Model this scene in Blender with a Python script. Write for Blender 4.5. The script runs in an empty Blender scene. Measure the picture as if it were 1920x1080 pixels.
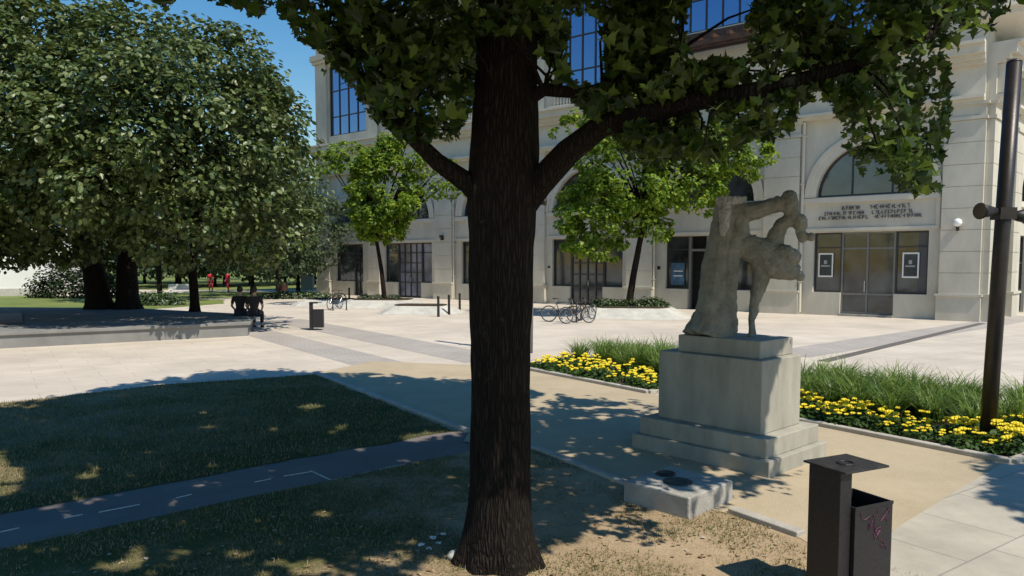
import bpy, bmesh, math, random
import numpy as np
from mathutils import Vector, Matrix, noise
R=math.radians
random.seed(7); rng=np.random.default_rng(11)
C=bpy.context.scene.collection
S=bpy.context.scene

# ------------------------------------------------------------ camera, world, sun
FPX=1400.0; CAMH=2.4; PITCH=R(4.0); HORY=493.0
CY=HORY+FPX*math.tan(PITCH)
cd=bpy.data.cameras.new('camera'); cam=bpy.data.objects.new('camera',cd); C.objects.link(cam)
cam.location=(0,0,CAMH); cam.rotation_euler=(R(90)-PITCH,0,0)
cd.sensor_width=36; cd.lens=36*FPX/1920; cd.shift_y=(CY-540)/1920
cd.clip_start=0.05; cd.clip_end=2000
S.camera=cam
SUN_H=Vector((0.695,-0.719)).normalized(); SUN_EL=R(55)
SUNV=Vector((SUN_H.x*math.cos(SUN_EL),SUN_H.y*math.cos(SUN_EL),math.sin(SUN_EL)))
w=bpy.data.worlds.new('World'); S.world=w; w.use_nodes=True
nt=w.node_tree; sky=nt.nodes.new('ShaderNodeTexSky'); sky.sky_type='NISHITA'; sky.sun_disc=False
sky.sun_elevation=SUN_EL; sky.sun_rotation=math.atan2(SUN_H.x,SUN_H.y); sky.air_density=1.5; sky.dust_density=0.1; sky.ozone_density=3.5
hs=nt.nodes.new('ShaderNodeHueSaturation'); hs.inputs['Saturation'].default_value=1.42; hs.inputs['Hue'].default_value=.503; nt.links.new(sky.outputs[0],hs.inputs['Color'])
nt.links.new(hs.outputs[0],nt.nodes['Background'].inputs[0]); nt.nodes['Background'].inputs[1].default_value=0.112
sl=bpy.data.lights.new('sun','SUN'); sl.energy=4.8; sl.angle=R(0.53); sl.color=(1,0.93,0.80)
so=bpy.data.objects.new('sun',sl); C.objects.link(so); so.rotation_euler=SUNV.to_track_quat('Z','Y').to_euler()
S.view_settings.view_transform='Standard'; S.view_settings.look='None'; S.view_settings.gamma=1
S.view_settings.exposure=0.10

def ray(px,py):
    x=(px-960)/FPX; y=-(py-CY)/FPX; c,s=math.cos(PITCH),math.sin(PITCH)
    return Vector((x,c+s*y,-s+c*y))
def pl(px,py,z=0.0):
    r=ray(px,py); t=(z-CAMH)/r.z; return Vector((0,0,CAMH))+r*t
def dp(px,py,d):                      # point at a given forward distance
    r=ray(px,py); return Vector((0,0,CAMH))+r*(d/r.y)
def proj(p):
    c,s=math.cos(PITCH),math.sin(PITCH); x,y,z=p[0],p[1],p[2]-CAMH
    Z=c*y-s*z; Y=s*y+c*z
    return 960+FPX*x/Z, CY-FPX*Y/Z, Z

# ------------------------------------------------------------ materials
MATS={}
def nodes(m):
    m.use_nodes=True; n=m.node_tree; return n,n.nodes['Principled BSDF']
def mat(name,col,rough=.8,metal=0,noise_scale=None,amt=.25,bump=0,bscale=None,spec=.5,stretch=(1,1,1),col2=None,detail=9):
    if name in MATS: return MATS[name]
    m=bpy.data.materials.new(name); n,b=nodes(m); L=n.links
    b.inputs['Roughness'].default_value=rough; b.inputs['Metallic'].default_value=metal
    b.inputs['Specular IOR Level'].default_value=spec
    b.inputs['Base Color'].default_value=(*col,1)
    if noise_scale or bump:
        tc=n.nodes.new('ShaderNodeNewGeometry'); mp=n.nodes.new('ShaderNodeMapping'); mp.inputs['Scale'].default_value=stretch
        L.new(tc.outputs['Position'],mp.inputs[0])
    if noise_scale:
        t=n.nodes.new('ShaderNodeTexNoise'); t.inputs['Scale'].default_value=noise_scale; t.inputs['Detail'].default_value=detail; t.inputs['Roughness'].default_value=.65
        L.new(mp.outputs[0],t.inputs['Vector'])
        r=n.nodes.new('ShaderNodeValToRGB'); c2=col2 or tuple(min(1,c*(1+amt)) for c in col); c1=tuple(c*(1-amt) for c in col) if not col2 else col
        r.color_ramp.elements[0].position=.3; r.color_ramp.elements[1].position=.7
        r.color_ramp.elements[0].color=(*c1,1); r.color_ramp.elements[1].color=(*c2,1)
        L.new(t.outputs[0],r.inputs[0]); L.new(r.outputs[0],b.inputs['Base Color'])
    if bump:
        t2=n.nodes.new('ShaderNodeTexNoise'); t2.inputs['Scale'].default_value=bscale or 30; t2.inputs['Detail'].default_value=6
        L.new(mp.outputs[0],t2.inputs['Vector']); bp=n.nodes.new('ShaderNodeBump'); bp.inputs['Strength'].default_value=bump; bp.inputs['Distance'].default_value=.03
        L.new(t2.outputs[0],bp.inputs['Height']); L.new(bp.outputs[0],b.inputs['Normal'])
    MATS[name]=m; return m
def leafmat(name,cols,rough=.45,trans=.35,spec=.5):
    m=bpy.data.materials.new(name); n,b=nodes(m); L=n.links
    g=n.nodes.new('ShaderNodeNewGeometry'); r=n.nodes.new('ShaderNodeValToRGB'); r.color_ramp.interpolation='LINEAR'
    e=r.color_ramp.elements; e[0].color=(*cols[0],1); e[1].color=(*cols[-1],1)
    for i,c in enumerate(cols[1:-1]): x=e.new((i+1)/(len(cols)-1)); x.color=(*c,1)
    L.new(g.outputs['Random Per Island'],r.inputs[0]); L.new(r.outputs[0],b.inputs['Base Color'])
    b.inputs['Roughness'].default_value=rough; b.inputs['Specular IOR Level'].default_value=spec
    tr=n.nodes.new('ShaderNodeBsdfTranslucent'); hs=n.nodes.new('ShaderNodeHueSaturation'); hs.inputs['Value'].default_value=1.5; hs.inputs['Hue'].default_value=.485
    L.new(r.outputs[0],hs.inputs['Color']); L.new(hs.outputs[0],tr.inputs[0])
    mx=n.nodes.new('ShaderNodeMixShader'); mx.inputs[0].default_value=trans
    L.new(b.outputs[0],mx.inputs[1]); L.new(tr.outputs[0],mx.inputs[2]); L.new(mx.outputs[0],n.nodes['Material Output'].inputs[0])
    return m
def pavemat(name,c1,c2,w,h,rot,mortar,msize=.012,nscale=.35,stain=.18):
    m=bpy.data.materials.new(name); n,b=nodes(m); L=n.links
    g=n.nodes.new('ShaderNodeNewGeometry'); mp=n.nodes.new('ShaderNodeMapping'); mp.inputs['Rotation'].default_value=(0,0,rot)
    L.new(g.outputs['Position'],mp.inputs[0])
    br=n.nodes.new('ShaderNodeTexBrick'); br.inputs['Scale'].default_value=1; br.inputs['Brick Width'].default_value=w; br.inputs['Row Height'].default_value=h
    br.inputs['Mortar Size'].default_value=msize; br.inputs['Color1'].default_value=(*c1,1); br.inputs['Color2'].default_value=(*c2,1); br.inputs['Mortar'].default_value=(*mortar,1)
    L.new(mp.outputs[0],br.inputs[0])
    t=n.nodes.new('ShaderNodeTexNoise'); t.inputs['Scale'].default_value=nscale; t.inputs['Detail'].default_value=9; t.inputs['Roughness'].default_value=.7; L.new(g.outputs['Position'],t.inputs[0])
    mr=n.nodes.new('ShaderNodeMapRange'); mr.inputs['From Min'].default_value=.3; mr.inputs['From Max'].default_value=.7; mr.inputs['To Min'].default_value=1-stain; mr.inputs['To Max'].default_value=1+stain*.5
    L.new(t.outputs[0],mr.inputs[0]); mm=n.nodes.new('ShaderNodeVectorMath'); mm.operation='SCALE'; L.new(br.outputs[0],mm.inputs[0]); L.new(mr.outputs[0],mm.inputs['Scale']); L.new(mm.outputs[0],b.inputs['Base Color'])
    t2=n.nodes.new('ShaderNodeTexNoise'); t2.inputs['Scale'].default_value=60; L.new(g.outputs['Position'],t2.inputs[0])
    bp=n.nodes.new('ShaderNodeBump'); bp.inputs['Strength'].default_value=.25; bp.inputs['Distance'].default_value=.01; L.new(t2.outputs[0],bp.inputs['Height']); L.new(bp.outputs[0],b.inputs['Normal'])
    b.inputs['Roughness'].default_value=.85; b.inputs['Specular IOR Level'].default_value=.3
    return m
def groundmat(name,stops,scale,fine,bump=.6,fscale=40,dry=None):
    """soil / grass: ramp over a two-scale noise"""
    m=bpy.data.materials.new(name); n,b=nodes(m); L=n.links
    g=n.nodes.new('ShaderNodeNewGeometry')
    a=n.nodes.new('ShaderNodeTexNoise'); a.inputs['Scale'].default_value=scale; a.inputs['Detail'].default_value=8; a.inputs['Roughness'].default_value=.7; L.new(g.outputs['Position'],a.inputs[0])
    f=n.nodes.new('ShaderNodeTexNoise'); f.inputs['Scale'].default_value=fscale; f.inputs['Detail'].default_value=4; L.new(g.outputs['Position'],f.inputs[0])
    mx=n.nodes.new('ShaderNodeMix'); mx.inputs[0].default_value=fine; L.new(a.outputs[0],mx.inputs[2]); L.new(f.outputs[0],mx.inputs[3])
    r=n.nodes.new('ShaderNodeValToRGB'); e=r.color_ramp.elements; e[0].position=stops[0][0]; e[0].color=(*stops[0][1],1); e[1].position=stops[-1][0]; e[1].color=(*stops[-1][1],1)
    for p,c in stops[1:-1]: x=e.new(p); x.color=(*c,1)
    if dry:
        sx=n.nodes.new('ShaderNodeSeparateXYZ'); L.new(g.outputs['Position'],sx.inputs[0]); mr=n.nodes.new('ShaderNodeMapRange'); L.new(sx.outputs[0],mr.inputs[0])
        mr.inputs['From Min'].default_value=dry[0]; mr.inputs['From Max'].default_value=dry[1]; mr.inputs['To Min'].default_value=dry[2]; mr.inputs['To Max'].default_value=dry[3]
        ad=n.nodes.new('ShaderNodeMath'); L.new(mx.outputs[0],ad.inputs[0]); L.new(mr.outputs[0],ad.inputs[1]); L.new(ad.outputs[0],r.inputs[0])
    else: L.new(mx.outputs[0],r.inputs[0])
    L.new(r.outputs[0],b.inputs['Base Color'])
    bp=n.nodes.new('ShaderNodeBump'); bp.inputs['Strength'].default_value=bump; bp.inputs['Distance'].default_value=.03; L.new(mx.outputs[0],bp.inputs['Height']); L.new(bp.outputs[0],b.inputs['Normal'])
    b.inputs['Roughness'].default_value=.95; b.inputs['Specular IOR Level'].default_value=.1
    return m

M_STONE=mat('limestone render',(.53,.495,.41),.85,0,.55,.2,.15,40,.3,(1,1,.45))
M_STONE2=mat('pale stone trim',(.58,.54,.45),.8,0,1.2,.08,.1,40,.3)
M_FRAME=mat('dark window frame',(.035,.033,.035),.5,0)
M_FRAME2=mat('grey metal frame',(.18,.18,.17),.5,.2)
M_METAL=mat('dark painted steel',(.022,.02,.022),.5,.3,40,.3,.12,90)
M_POLE=mat('dark brown pole paint',(.03,.024,.021),.4,.3,6,.3,.05,60)
M_GREYM=mat('grey steel',(.25,.25,.25),.45,.6)
M_CONC=mat('weathered concrete',(.31,.30,.27),.9,0,2.5,.35,.5,45,.2)
M_CONC2=mat('pale concrete',(.48,.46,.41),.9,0,2,.2,.3,50,.2)
M_PLAT=mat('grey stone terrace',(.22,.215,.205),.85,0,1.1,.18,.2,40,.25)
M_STAT=mat('grey statue stone',(.235,.225,.185),.85,0,5,.35,.45,45,.25)
M_STAT_SUN=mat('sunlit statue stone',(.42,.40,.35),.9,0,9,.4,.9,30,.2)  # paler statue stone, sunlight painted into the colour
M_KERB=mat('kerb concrete',(.42,.39,.34),.9,0,3,.2,.3,60,.2)
M_RUB=mat('black rubber',(.015,.015,.015),.6)
M_CHROME=mat('bare metal',(.5,.5,.5),.3,.9)
M_WHITE=mat('white paint',(.8,.78,.74),.7,0,1,.05)
M_GLOBE=mat('white glass globe',(.85,.85,.82),.25)
M_WOOD=mat('brown stained beams',(.07,.032,.018),.6,0,8,.4)
def glassmat(name,col,rough,metal,ior,nz=0):
    m=bpy.data.materials.new(name); n,b=nodes(m)
    b.inputs['Base Color'].default_value=(*col,1); b.inputs['Roughness'].default_value=rough; b.inputs['Metallic'].default_value=metal; b.inputs['IOR'].default_value=ior
    if nz:
        g=n.nodes.new('ShaderNodeNewGeometry'); t=n.nodes.new('ShaderNodeTexNoise'); t.inputs['Scale'].default_value=nz; t.inputs['Detail'].default_value=3; n.links.new(g.outputs['Position'],t.inputs[0])
        r=n.nodes.new('ShaderNodeValToRGB'); r.color_ramp.elements[0].position=.35; r.color_ramp.elements[1].position=.7
        r.color_ramp.elements[0].color=(col[0]*.3,col[1]*.3,col[2]*.3,1); r.color_ramp.elements[1].color=(col[0]*1.5,col[1]*1.6,col[2]*1.6,1)
        n.links.new(t.outputs[0],r.inputs[0]); n.links.new(r.outputs[0],b.inputs['Base Color'])
        t3=n.nodes.new('ShaderNodeTexNoise'); t3.inputs['Scale'].default_value=1.3; n.links.new(g.outputs['Position'],t3.inputs[0])
        bp=n.nodes.new('ShaderNodeBump'); bp.inputs['Strength'].default_value=.06; bp.inputs['Distance'].default_value=.05; n.links.new(t3.outputs[0],bp.inputs['Height']); n.links.new(bp.outputs[0],b.inputs['Normal'])
    return m
G_LOW=glassmat('dark shop glass',(.045,.052,.052),.06,0,1.7,.9)
G_ARCH=glassmat('arch window glass',(.05,.05,.06),.05,0,2.0,.7)
G_UP=glassmat('blue reflecting glass',(.24,.33,.52),.04,1,1.5)
G_PURP=glassmat('blue grey curtained glass',(.20,.20,.27),.15,0,1.8,.5)

# ------------------------------------------------------------ helpers
def tag(o,label=None,cat=None,group=None,kind=None):
    if label: o['label']=label
    if cat: o['category']=cat
    if group: o['group']=group
    if kind: o['kind']=kind
    return o
def empty(name,loc=(0,0,0),rz=0,label=None,cat=None,group=None):
    o=bpy.data.objects.new(name,None); C.objects.link(o); o.location=loc; o.rotation_euler=(0,0,rz); o.empty_display_size=.2
    return tag(o,label,cat,group)
def link(name,me,parent=None,m=None):
    o=bpy.data.objects.new(name,me); C.objects.link(o)
    if parent: o.parent=parent
    if m is not None:
        for x in (m if isinstance(m,(list,tuple)) else [m]): me.materials.append(x)
    return o
def copy_tree(o,parent=None):
    c=o.copy(); C.objects.link(c)
    if parent: c.parent=parent
    for ch in list(o.children): copy_tree(ch,c)
    return c
class G:
    def __init__(s,fr=None): s.v=[]; s.f=[]; s.m=[]; s.fr=fr
    def add(s,vs,fs,mi=0):
        k=len(s.v); s.v+= [tuple(s.fr(*v)) if s.fr else tuple(v) for v in vs]; s.f+=[tuple(i+k for i in f) for f in fs]; s.m+=[mi]*len(fs); return s
    def box(s,x0,x1,y0,y1,z0,z1,mi=0):
        vs=[(x,y,z) for z in (z0,z1) for y in (y0,y1) for x in (x0,x1)]
        return s.add(vs,[(0,2,3,1),(4,5,7,6),(0,1,5,4),(2,6,7,3),(0,4,6,2),(1,3,7,5)],mi)
    def prism(s,poly,z0,z1,mi=0,top=None):
        n=len(poly); t=top or poly
        vs=[(p[0],p[1],z0) for p in poly]+[(p[0],p[1],z1) for p in t]
        return s.add(vs,[tuple(range(n-1,-1,-1)),tuple(range(n,2*n))]+[(i,(i+1)%n,n+(i+1)%n,n+i) for i in range(n)],mi)
    def tube(s,pts,rad,n=8,mi=0,cap=True,flat=1):
        pts=[Vector(p) for p in pts]; rad=rad if isinstance(rad,(list,tuple)) else [rad]*len(pts)
        vs=[]; prev=None
        for i,p in enumerate(pts):
            d=(pts[min(i+1,len(pts)-1)]-pts[max(i-1,0)]).normalized()
            if prev is None:
                a=Vector((0,0,1)) if abs(d.z)<.9 else Vector((1,0,0)); u=d.cross(a).normalized()
            else: u=(prev-d*prev.dot(d)).normalized()
            prev=u; v=d.cross(u)
            for k in range(n):
                a=2*math.pi*k/n; vs.append(p+u*math.cos(a)*rad[i]+v*math.sin(a)*rad[i]*flat)
        fs=[]
        for i in range(len(pts)-1):
            for k in range(n): fs.append((i*n+k,i*n+(k+1)%n,(i+1)*n+(k+1)%n,(i+1)*n+k))
        if cap: fs.append(tuple(range(n-1,-1,-1))); b=(len(pts)-1)*n; fs.append(tuple(range(b,b+n)))
        return s.add(vs,fs,mi)
    def lathe(s,prof,n=16,c=(0,0,0),mi=0):
        vs=[]; 
        for r,z in prof:
            for k in range(n): a=2*math.pi*k/n; vs.append((c[0]+r*math.cos(a),c[1]+r*math.sin(a),c[2]+z))
        fs=[]
        for i in range(len(prof)-1):
            for k in range(n): fs.append((i*n+k,i*n+(k+1)%n,(i+1)*n+(k+1)%n,(i+1)*n+k))
        fs.append(tuple(range(n-1,-1,-1))); b=(len(prof)-1)*n; fs.append(tuple(range(b,b+n)))
        return s.add(vs,fs,mi)
    def ball(s,c,r,n=12,m=8,mi=0):
        if not isinstance(r,(tuple,list)): r=(r,r,r)
        vs=[(c[0],c[1],c[2]-r[2])]
        for j in range(1,m):
            t=-math.pi/2+math.pi*j/m
            for k in range(n): a=2*math.pi*k/n; vs.append((c[0]+r[0]*math.cos(t)*math.cos(a),c[1]+r[1]*math.cos(t)*math.sin(a),c[2]+r[2]*math.sin(t)))
        vs.append((c[0],c[1],c[2]+r[2])); fs=[(0,1+(k+1)%n,1+k) for k in range(n)]
        for j in range(m-2):
            for k in range(n): a=1+j*n; fs.append((a+k,a+(k+1)%n,a+n+(k+1)%n,a+n+k))
        l=len(vs)-1; a=1+(m-2)*n; fs+=[(l,a+k,a+(k+1)%n) for k in range(n)]
        return s.add(vs,fs,mi)
    def torus(s,c,ax,R_,r,n=28,m=6,mi=0):
        ax=Vector(ax).normalized(); a=Vector((0,0,1)) if abs(ax.z)<.9 else Vector((1,0,0)); u=ax.cross(a).normalized(); v=ax.cross(u); c=Vector(c)
        vs=[]
        for i in range(n):
            t=2*math.pi*i/n; d=u*math.cos(t)+v*math.sin(t)
            for k in range(m): q=2*math.pi*k/m; vs.append(c+d*(R_+r*math.cos(q))+ax*r*math.sin(q))
        return s.add(vs,[(i*m+k,((i+1)%n)*m+k,((i+1)%n)*m+(k+1)%m,i*m+(k+1)%m) for i in range(n) for k in range(m)],mi)
    def build(s,name,m,parent=None,smooth=False,bevel=0):
        me=bpy.data.meshes.new(name); me.from_pydata([tuple(v) for v in s.v],[],s.f); 
        o=link(name,me,parent,m)
        me.polygons.foreach_set('material_index',s.m)
        bm=bmesh.new(); bm.from_mesh(me); bmesh.ops.recalc_face_normals(bm,faces=bm.faces); bm.to_mesh(me); bm.free()
        if smooth: me.polygons.foreach_set('use_smooth',[True]*len(me.polygons))
        if bevel:
            b=o.modifiers.new('bevel','BEVEL'); b.width=bevel; b.segments=2; b.limit_method='ANGLE'
        return o

def half_maple():
    return [(0,0),(.17,-.12),(.36,-.06),(.47,.02),(.36,.14),(.52,.28),(.66,.46),(.46,.44),(.30,.50),(.26,.66),(.13,.80),(0,1.02)]
def leaf_mesh(name,P,size,m,parent=None,shape='card',up=.6,fold=.35,matidx=None,outdir=None,seed=0):
    """many separate folded leaves in one foliage mesh"""
    r=np.random.default_rng(seed+5); P=np.asarray(P,float); n=len(P)
    N=r.normal(size=(n,3)); N/=np.linalg.norm(N,axis=1)[:,None]
    N[:,2]=np.abs(N[:,2])
    N=N*(1-up)+np.array([0,0,1.])*up
    if outdir is not None: N=N+outdir*.55
    N/=np.linalg.norm(N,axis=1)[:,None]
    T=r.normal(size=(n,3)); 
    if outdir is not None: T=T+outdir*.8
    T[:,2]-=.5
    T-=N*np.sum(T*N,axis=1)[:,None]; T/=np.linalg.norm(T,axis=1)[:,None]
    B=np.cross(N,T); sz=np.asarray(size)*(r.uniform(.7,1.2,n)) 
    if shape=='maple':
        h=half_maple(); k=len(h); Rr=np.array(h+[(-x,y) for x,y in h[1:-1]]); 
        fa=tuple(range(k)); fb=(0,)+tuple([k-1]+[k+i for i in range(k-3,-1,-1)]) ; faces=[fa,fb]
    elif shape=='blade':
        Rr=np.array([(-.05,0),(.05,0),(.0,1)]); faces=[(0,1,2)]
    else:
        Rr=np.array([(0,0),(.32,.25),(.30,.68),(0,1),(-.30,.68),(-.32,.25)]); faces=[(0,1,2,3),(0,3,4,5)]
    Q=Rr.copy(); Q[:,1]-=.4; nv=len(Rr)
    z=np.abs(Q[:,0])*fold - .18*np.clip(Q[:,1],0,1)**2
    V=P[:,None,:]+sz[:,None,None]*(Q[None,:,0,None]*B[:,None,:]+Q[None,:,1,None]*T[:,None,:]+z[None,:,None]*N[:,None,:])
    V=V.reshape(-1,3)
    fl=[len(f) for f in faces]; base=np.concatenate([np.array(f) for f in faces])
    loops=(base[None,:]+(np.arange(n)*nv)[:,None]).ravel()
    me=bpy.data.meshes.new(name); me.vertices.add(len(V)); me.vertices.foreach_set('co',V.ravel().astype(np.float32))
    me.loops.add(len(loops)); me.loops.foreach_set('vertex_index',loops.astype(np.int32))
    cnt=np.tile(fl,n); st=np.concatenate([[0],np.cumsum(cnt)[:-1]])
    me.polygons.add(len(cnt)); me.polygons.foreach_set('loop_start',st.astype(np.int32)); me.polygons.foreach_set('loop_total',cnt.astype(np.int32))
    me.update(calc_edges=True)
    o=link(name,me,parent,m); return o
def inpoly(x,y,poly):
    c=False; j=len(poly)-1
    for i in range(len(poly)):
        xi,yi=poly[i]; xj,yj=poly[j]
        if (yi>y)!=(yj>y) and x<(xj-xi)*(y-yi)/(yj-yi)+xi: c=not c
        j=i
    return c
def sheet(name,poly,z,m,edge=0,kind='structure'):
    g=G(); n=len(poly); pts=[]
    for i in range(n):
        a=Vector(poly[i][:2]); b=Vector(poly[(i+1)%n][:2]); L=(b-a).length; k=max(1,int(L/.25)) if edge else 1
        for q in range(k):
            p=a.lerp(b,q/k)
            if edge: p=p+Vector((noise.noise((p.x*2.1,p.y*2.1,3)),noise.noise((p.x*2.1,p.y*2.1,9))))*edge
            pts.append((p.x,p.y,z))
    g.add(pts,[tuple(range(len(pts)))]); o=g.build(name,m); return tag(o,kind=kind)
def strip(g,a,b,w_,z0,z1,mi=0):
    a=Vector(a[:2]);b=Vector(b[:2]);d=(b-a).normalized();n=Vector((-d.y,d.x))*w_/2
    g.prism([tuple(a-n),tuple(b-n),tuple(b+n),tuple(a+n)],z0,z1,mi)

# ------------------------------------------------------------ ground
AX=Vector((.57,-.822)); BX=Vector((.822,.57)); ROT=math.atan2(.57,.822)
P_PLAZA=pavemat('plaza paving',(.61,.53,.435),(.575,.50,.41),1.2,.6,-ROT,(.46,.40,.33),.009,.3,.24)
P_BAND=pavemat('grey paving band',(.43,.385,.345),(.40,.36,.32),.4,.2,-ROT,(.25,.235,.21),.008,.6,.15)
P_PATH=pavemat('grey path paving',(.20,.175,.155),(.185,.16,.145),.4,.2,-ROT,(.17,.165,.17),.008,.8,.2)
P_SLAB=pavemat('pale slab paving',(.49,.445,.365),(.46,.415,.34),.9,.9,-ROT,(.30,.28,.25),.008,.9,.25)
M_GRAVEL=groundmat('compact gravel',[(.3,(.34,.275,.18)),(.5,(.445,.365,.25)),(.7,(.52,.43,.305))],.8,.45,.4,90)
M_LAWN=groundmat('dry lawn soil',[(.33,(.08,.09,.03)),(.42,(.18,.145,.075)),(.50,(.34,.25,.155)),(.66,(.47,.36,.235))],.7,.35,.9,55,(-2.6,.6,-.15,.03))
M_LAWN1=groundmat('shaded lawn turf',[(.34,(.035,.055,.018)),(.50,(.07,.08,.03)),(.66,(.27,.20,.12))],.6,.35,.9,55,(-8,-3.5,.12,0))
M_PARK=groundmat('park turf',[(.3,(.09,.14,.03)),(.5,(.16,.20,.06)),(.7,(.28,.27,.10))],.25,.3,.5,9)
M_SOIL=groundmat('bed soil',[(.3,(.03,.022,.015)),(.7,(.10,.075,.05))],2,.5,.9,40)
sheet('plaza',[(-400,-60),(400,-60),(400,600),(-400,600)],0,P_PLAZA)
pa=Vector((-.5,10.72)); pd=Vector((.755,.66)).normalized(); pn=Vector((-pd.y,pd.x))
def pa_e(k,o): return pa+pd*k+pn*o
LAWN1=[pl(-260,800),pl(0,757),pl(150,740),pl(300,722),pl(590,703),pl(870,815),pa_e(-.35,.07),pa_e(-3,.07),pa_e(-7,.07),pa_e(-13.5,.07)]
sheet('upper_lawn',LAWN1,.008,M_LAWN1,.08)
pa=Vector((-.5,10.72)); pd=Vector((.755,.66)).normalized(); pn=Vector((-pd.y,pd.x))
PATH=[pa+pd*.6+pn*.1, pa-pd*14+pn*.1, pa-pd*14-pn*1.05, pa+pd*1.3-pn*1.05]
sheet('path',PATH,.004,P_PATH)
LAWN2=[pa_e(-13.5,-1.0),pa_e(-6,-1.0),pa_e(-2,-1.0),pa_e(-.35,-1.0),pl(1000,846),pl(1100,880),pl(1190,922),pl(1370,967),pl(1500,1012),(3.3,5.3),(3.6,4.2),(2,-6),(-16,-6)]
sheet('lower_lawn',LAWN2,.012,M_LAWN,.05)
GRAV=[pl(590,701),pl(700,678),(0.2,17.0),(2.5,13.55),(3.3,12.6),(5.95,8.75),(3.55,6.65),(2.6,5.8),pl(1500,1012),pl(1370,967),pl(1190,922),pl(1000,846),pl(868,830),pl(880,812)]
sheet('gravel_court',GRAV,.016,M_GRAVEL,0)
sheet('slab_pavement',[(2.6,5.7),(3.53,6.64),(5.95,8.85),(14,15.8),(20,8),(3.5,-4),(2.4,2)],.02,P_SLAB)
for k,(o0,o1) in enumerate([((-3.15,16.55),(-2.17,17.3)),((-1.15,17.9),(.1,18.8))]):
    a=Vector(o0); b=Vector(o1); d=-AX
    sheet('paving_band',[a,b,b+d*16,a+d*16],.004+.0,P_BAND)
0 and sheet('cross_paving_band',[(-7.2,27.6),(-2,23.6),(3,24.6),(3,26.0),(-2,25.6),(-6.2,29.4)],.008,P_BAND)
sheet('right_paving_band',[(6.5,19.8),(7.6,18.9),(24,33),(23,34)],.004,P_BAND)
g=G(); strip(g,(7.6,18.1),(18.7,29.6),.28,.0,.012); tag(g.build('drain_channel',mat('cast iron drain',(.12,.105,.09),.8,0,14,.4)),kind='structure')
# park grass behind
sheet('park_lawn',[(-80,38.5),(-26,36.5),(-19,38),(-17.0,44),(-19,49),(-40,56),(-80,60)],.006,M_PARK,.3)
sheet('park_lawn',[(-80,72),(-24,66),(-13,70),(60,110),(60,300),(-200,300)],.006,M_PARK,.3)
sheet('park_lawn',[(-30,54),(-22,50.5),(-18.5,52),(-16,60),(-26,64)],.006,M_PARK,.3)
# kerbs
g=G()
strip(g,pl(590,701),pl(880,812),.10,0,.05); strip(g,pl(1000,842),pl(1185,915),.10,0,.05); strip(g,pl(1372,962),pl(1502,1008),.12,0,.06)
strip(g,(-.55,9.85),pl(1000,842),.1,0,.05)
tag(g.build('lawn_kerb',M_KERB,bevel=.01),kind='structure')
BEDL=[(0.0,17.1),(2.5,13.55),(5.45,15.6),(2.95,19.1)]
BEDR=[(3.3,12.6),(5.95,8.75),(8.9,10.8),(6.25,14.65)]
for b in (BEDL,BEDR):
    sheet('flower_bed_soil',b,.03,M_SOIL)
    g=G()
    for i in range(4): strip(g,b[i],b[(i+1)%4],.12,0,.075)
    tag(g.build('flower_bed_kerb',M_KERB,bevel=.012),kind='structure')
# thin pale broken line with a kink on the path
g=G(); z0,z1=.004,.012
def linepx(a,b,w_=.011): strip(g,pl(*a),pl(*b),w_,z0,z1)
for a,b in [((0,999),(36,991)),((120,973),(155,966)),((185,962),(262,947)),((330,935),(360,928)),((478,905),(508,899)),((532,894),(585,885)),((583,884),(620,901)),((620,902),(692,886)),((712,881),(758,872))]: linepx(a,b)
tag(g.build('pale_path_line',mat('pale line',(.52,.52,.50),.8,0,20,.25)),kind='structure')

# ------------------------------------------------------------ building
A0=pl(600,551); B0=pl(1838,603); FL=(B0-A0).length; T1=((B0-A0)/FL); N1=Vector((T1.y,-T1.x,0))
T2=Vector((.70,.714,0)).normalized(); N2=Vector((T2.y,-T2.x,0))
bld=empty('civic_building',A0,0,'long pale stone civic building with round arched windows and a shaded front behind the square','building')
def fr1(u,v,z): p=T1*u+N1*v; return (p.x,p.y,z)
def fr2(u,v,z): p=(B0-A0)+T2*u+N2*v; return (p.x,p.y,z)
ZT=19.0
class Win:
    pass
def window(fr,u0,u1,z0,z1,cols,rows,glass,parent,frame=M_FRAME,w=-.22,bar=.05,trans=None,name='window'):
    g=G(fr); t=.07
    g.box(u0,u1,w-.04,w+.06,z0,z0+t); g.box(u0,u1,w-.04,w+.06,z1-t,z1); g.box(u0,u0+t,w-.04,w+.06,z0+t,z1-t); g.box(u1-t,u1,w-.04,w+.06,z0+t,z1-t)
    for c in cols: g.box(c-bar/2,c+bar/2,w-.03,w+.045,z0+t,z1-t)
    xs=[u0+t]+[c for c in cols]+[u1-t]
    for r_ in rows:
        for i in range(len(xs)-1):
            a=xs[i]+(bar/2 if i else 0); b=xs[i+1]-(bar/2 if i<len(xs)-2 else 0)
            g.box(a,b,w-.03,w+.04,r_-bar/2,r_+bar/2)
    f=g.build(name,frame,parent)
    q=G(fr); q.box(u0+t,u1-t,w-.03,w-.015,z0+t,z1-t); q.build('pane',glass,f); return f
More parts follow.
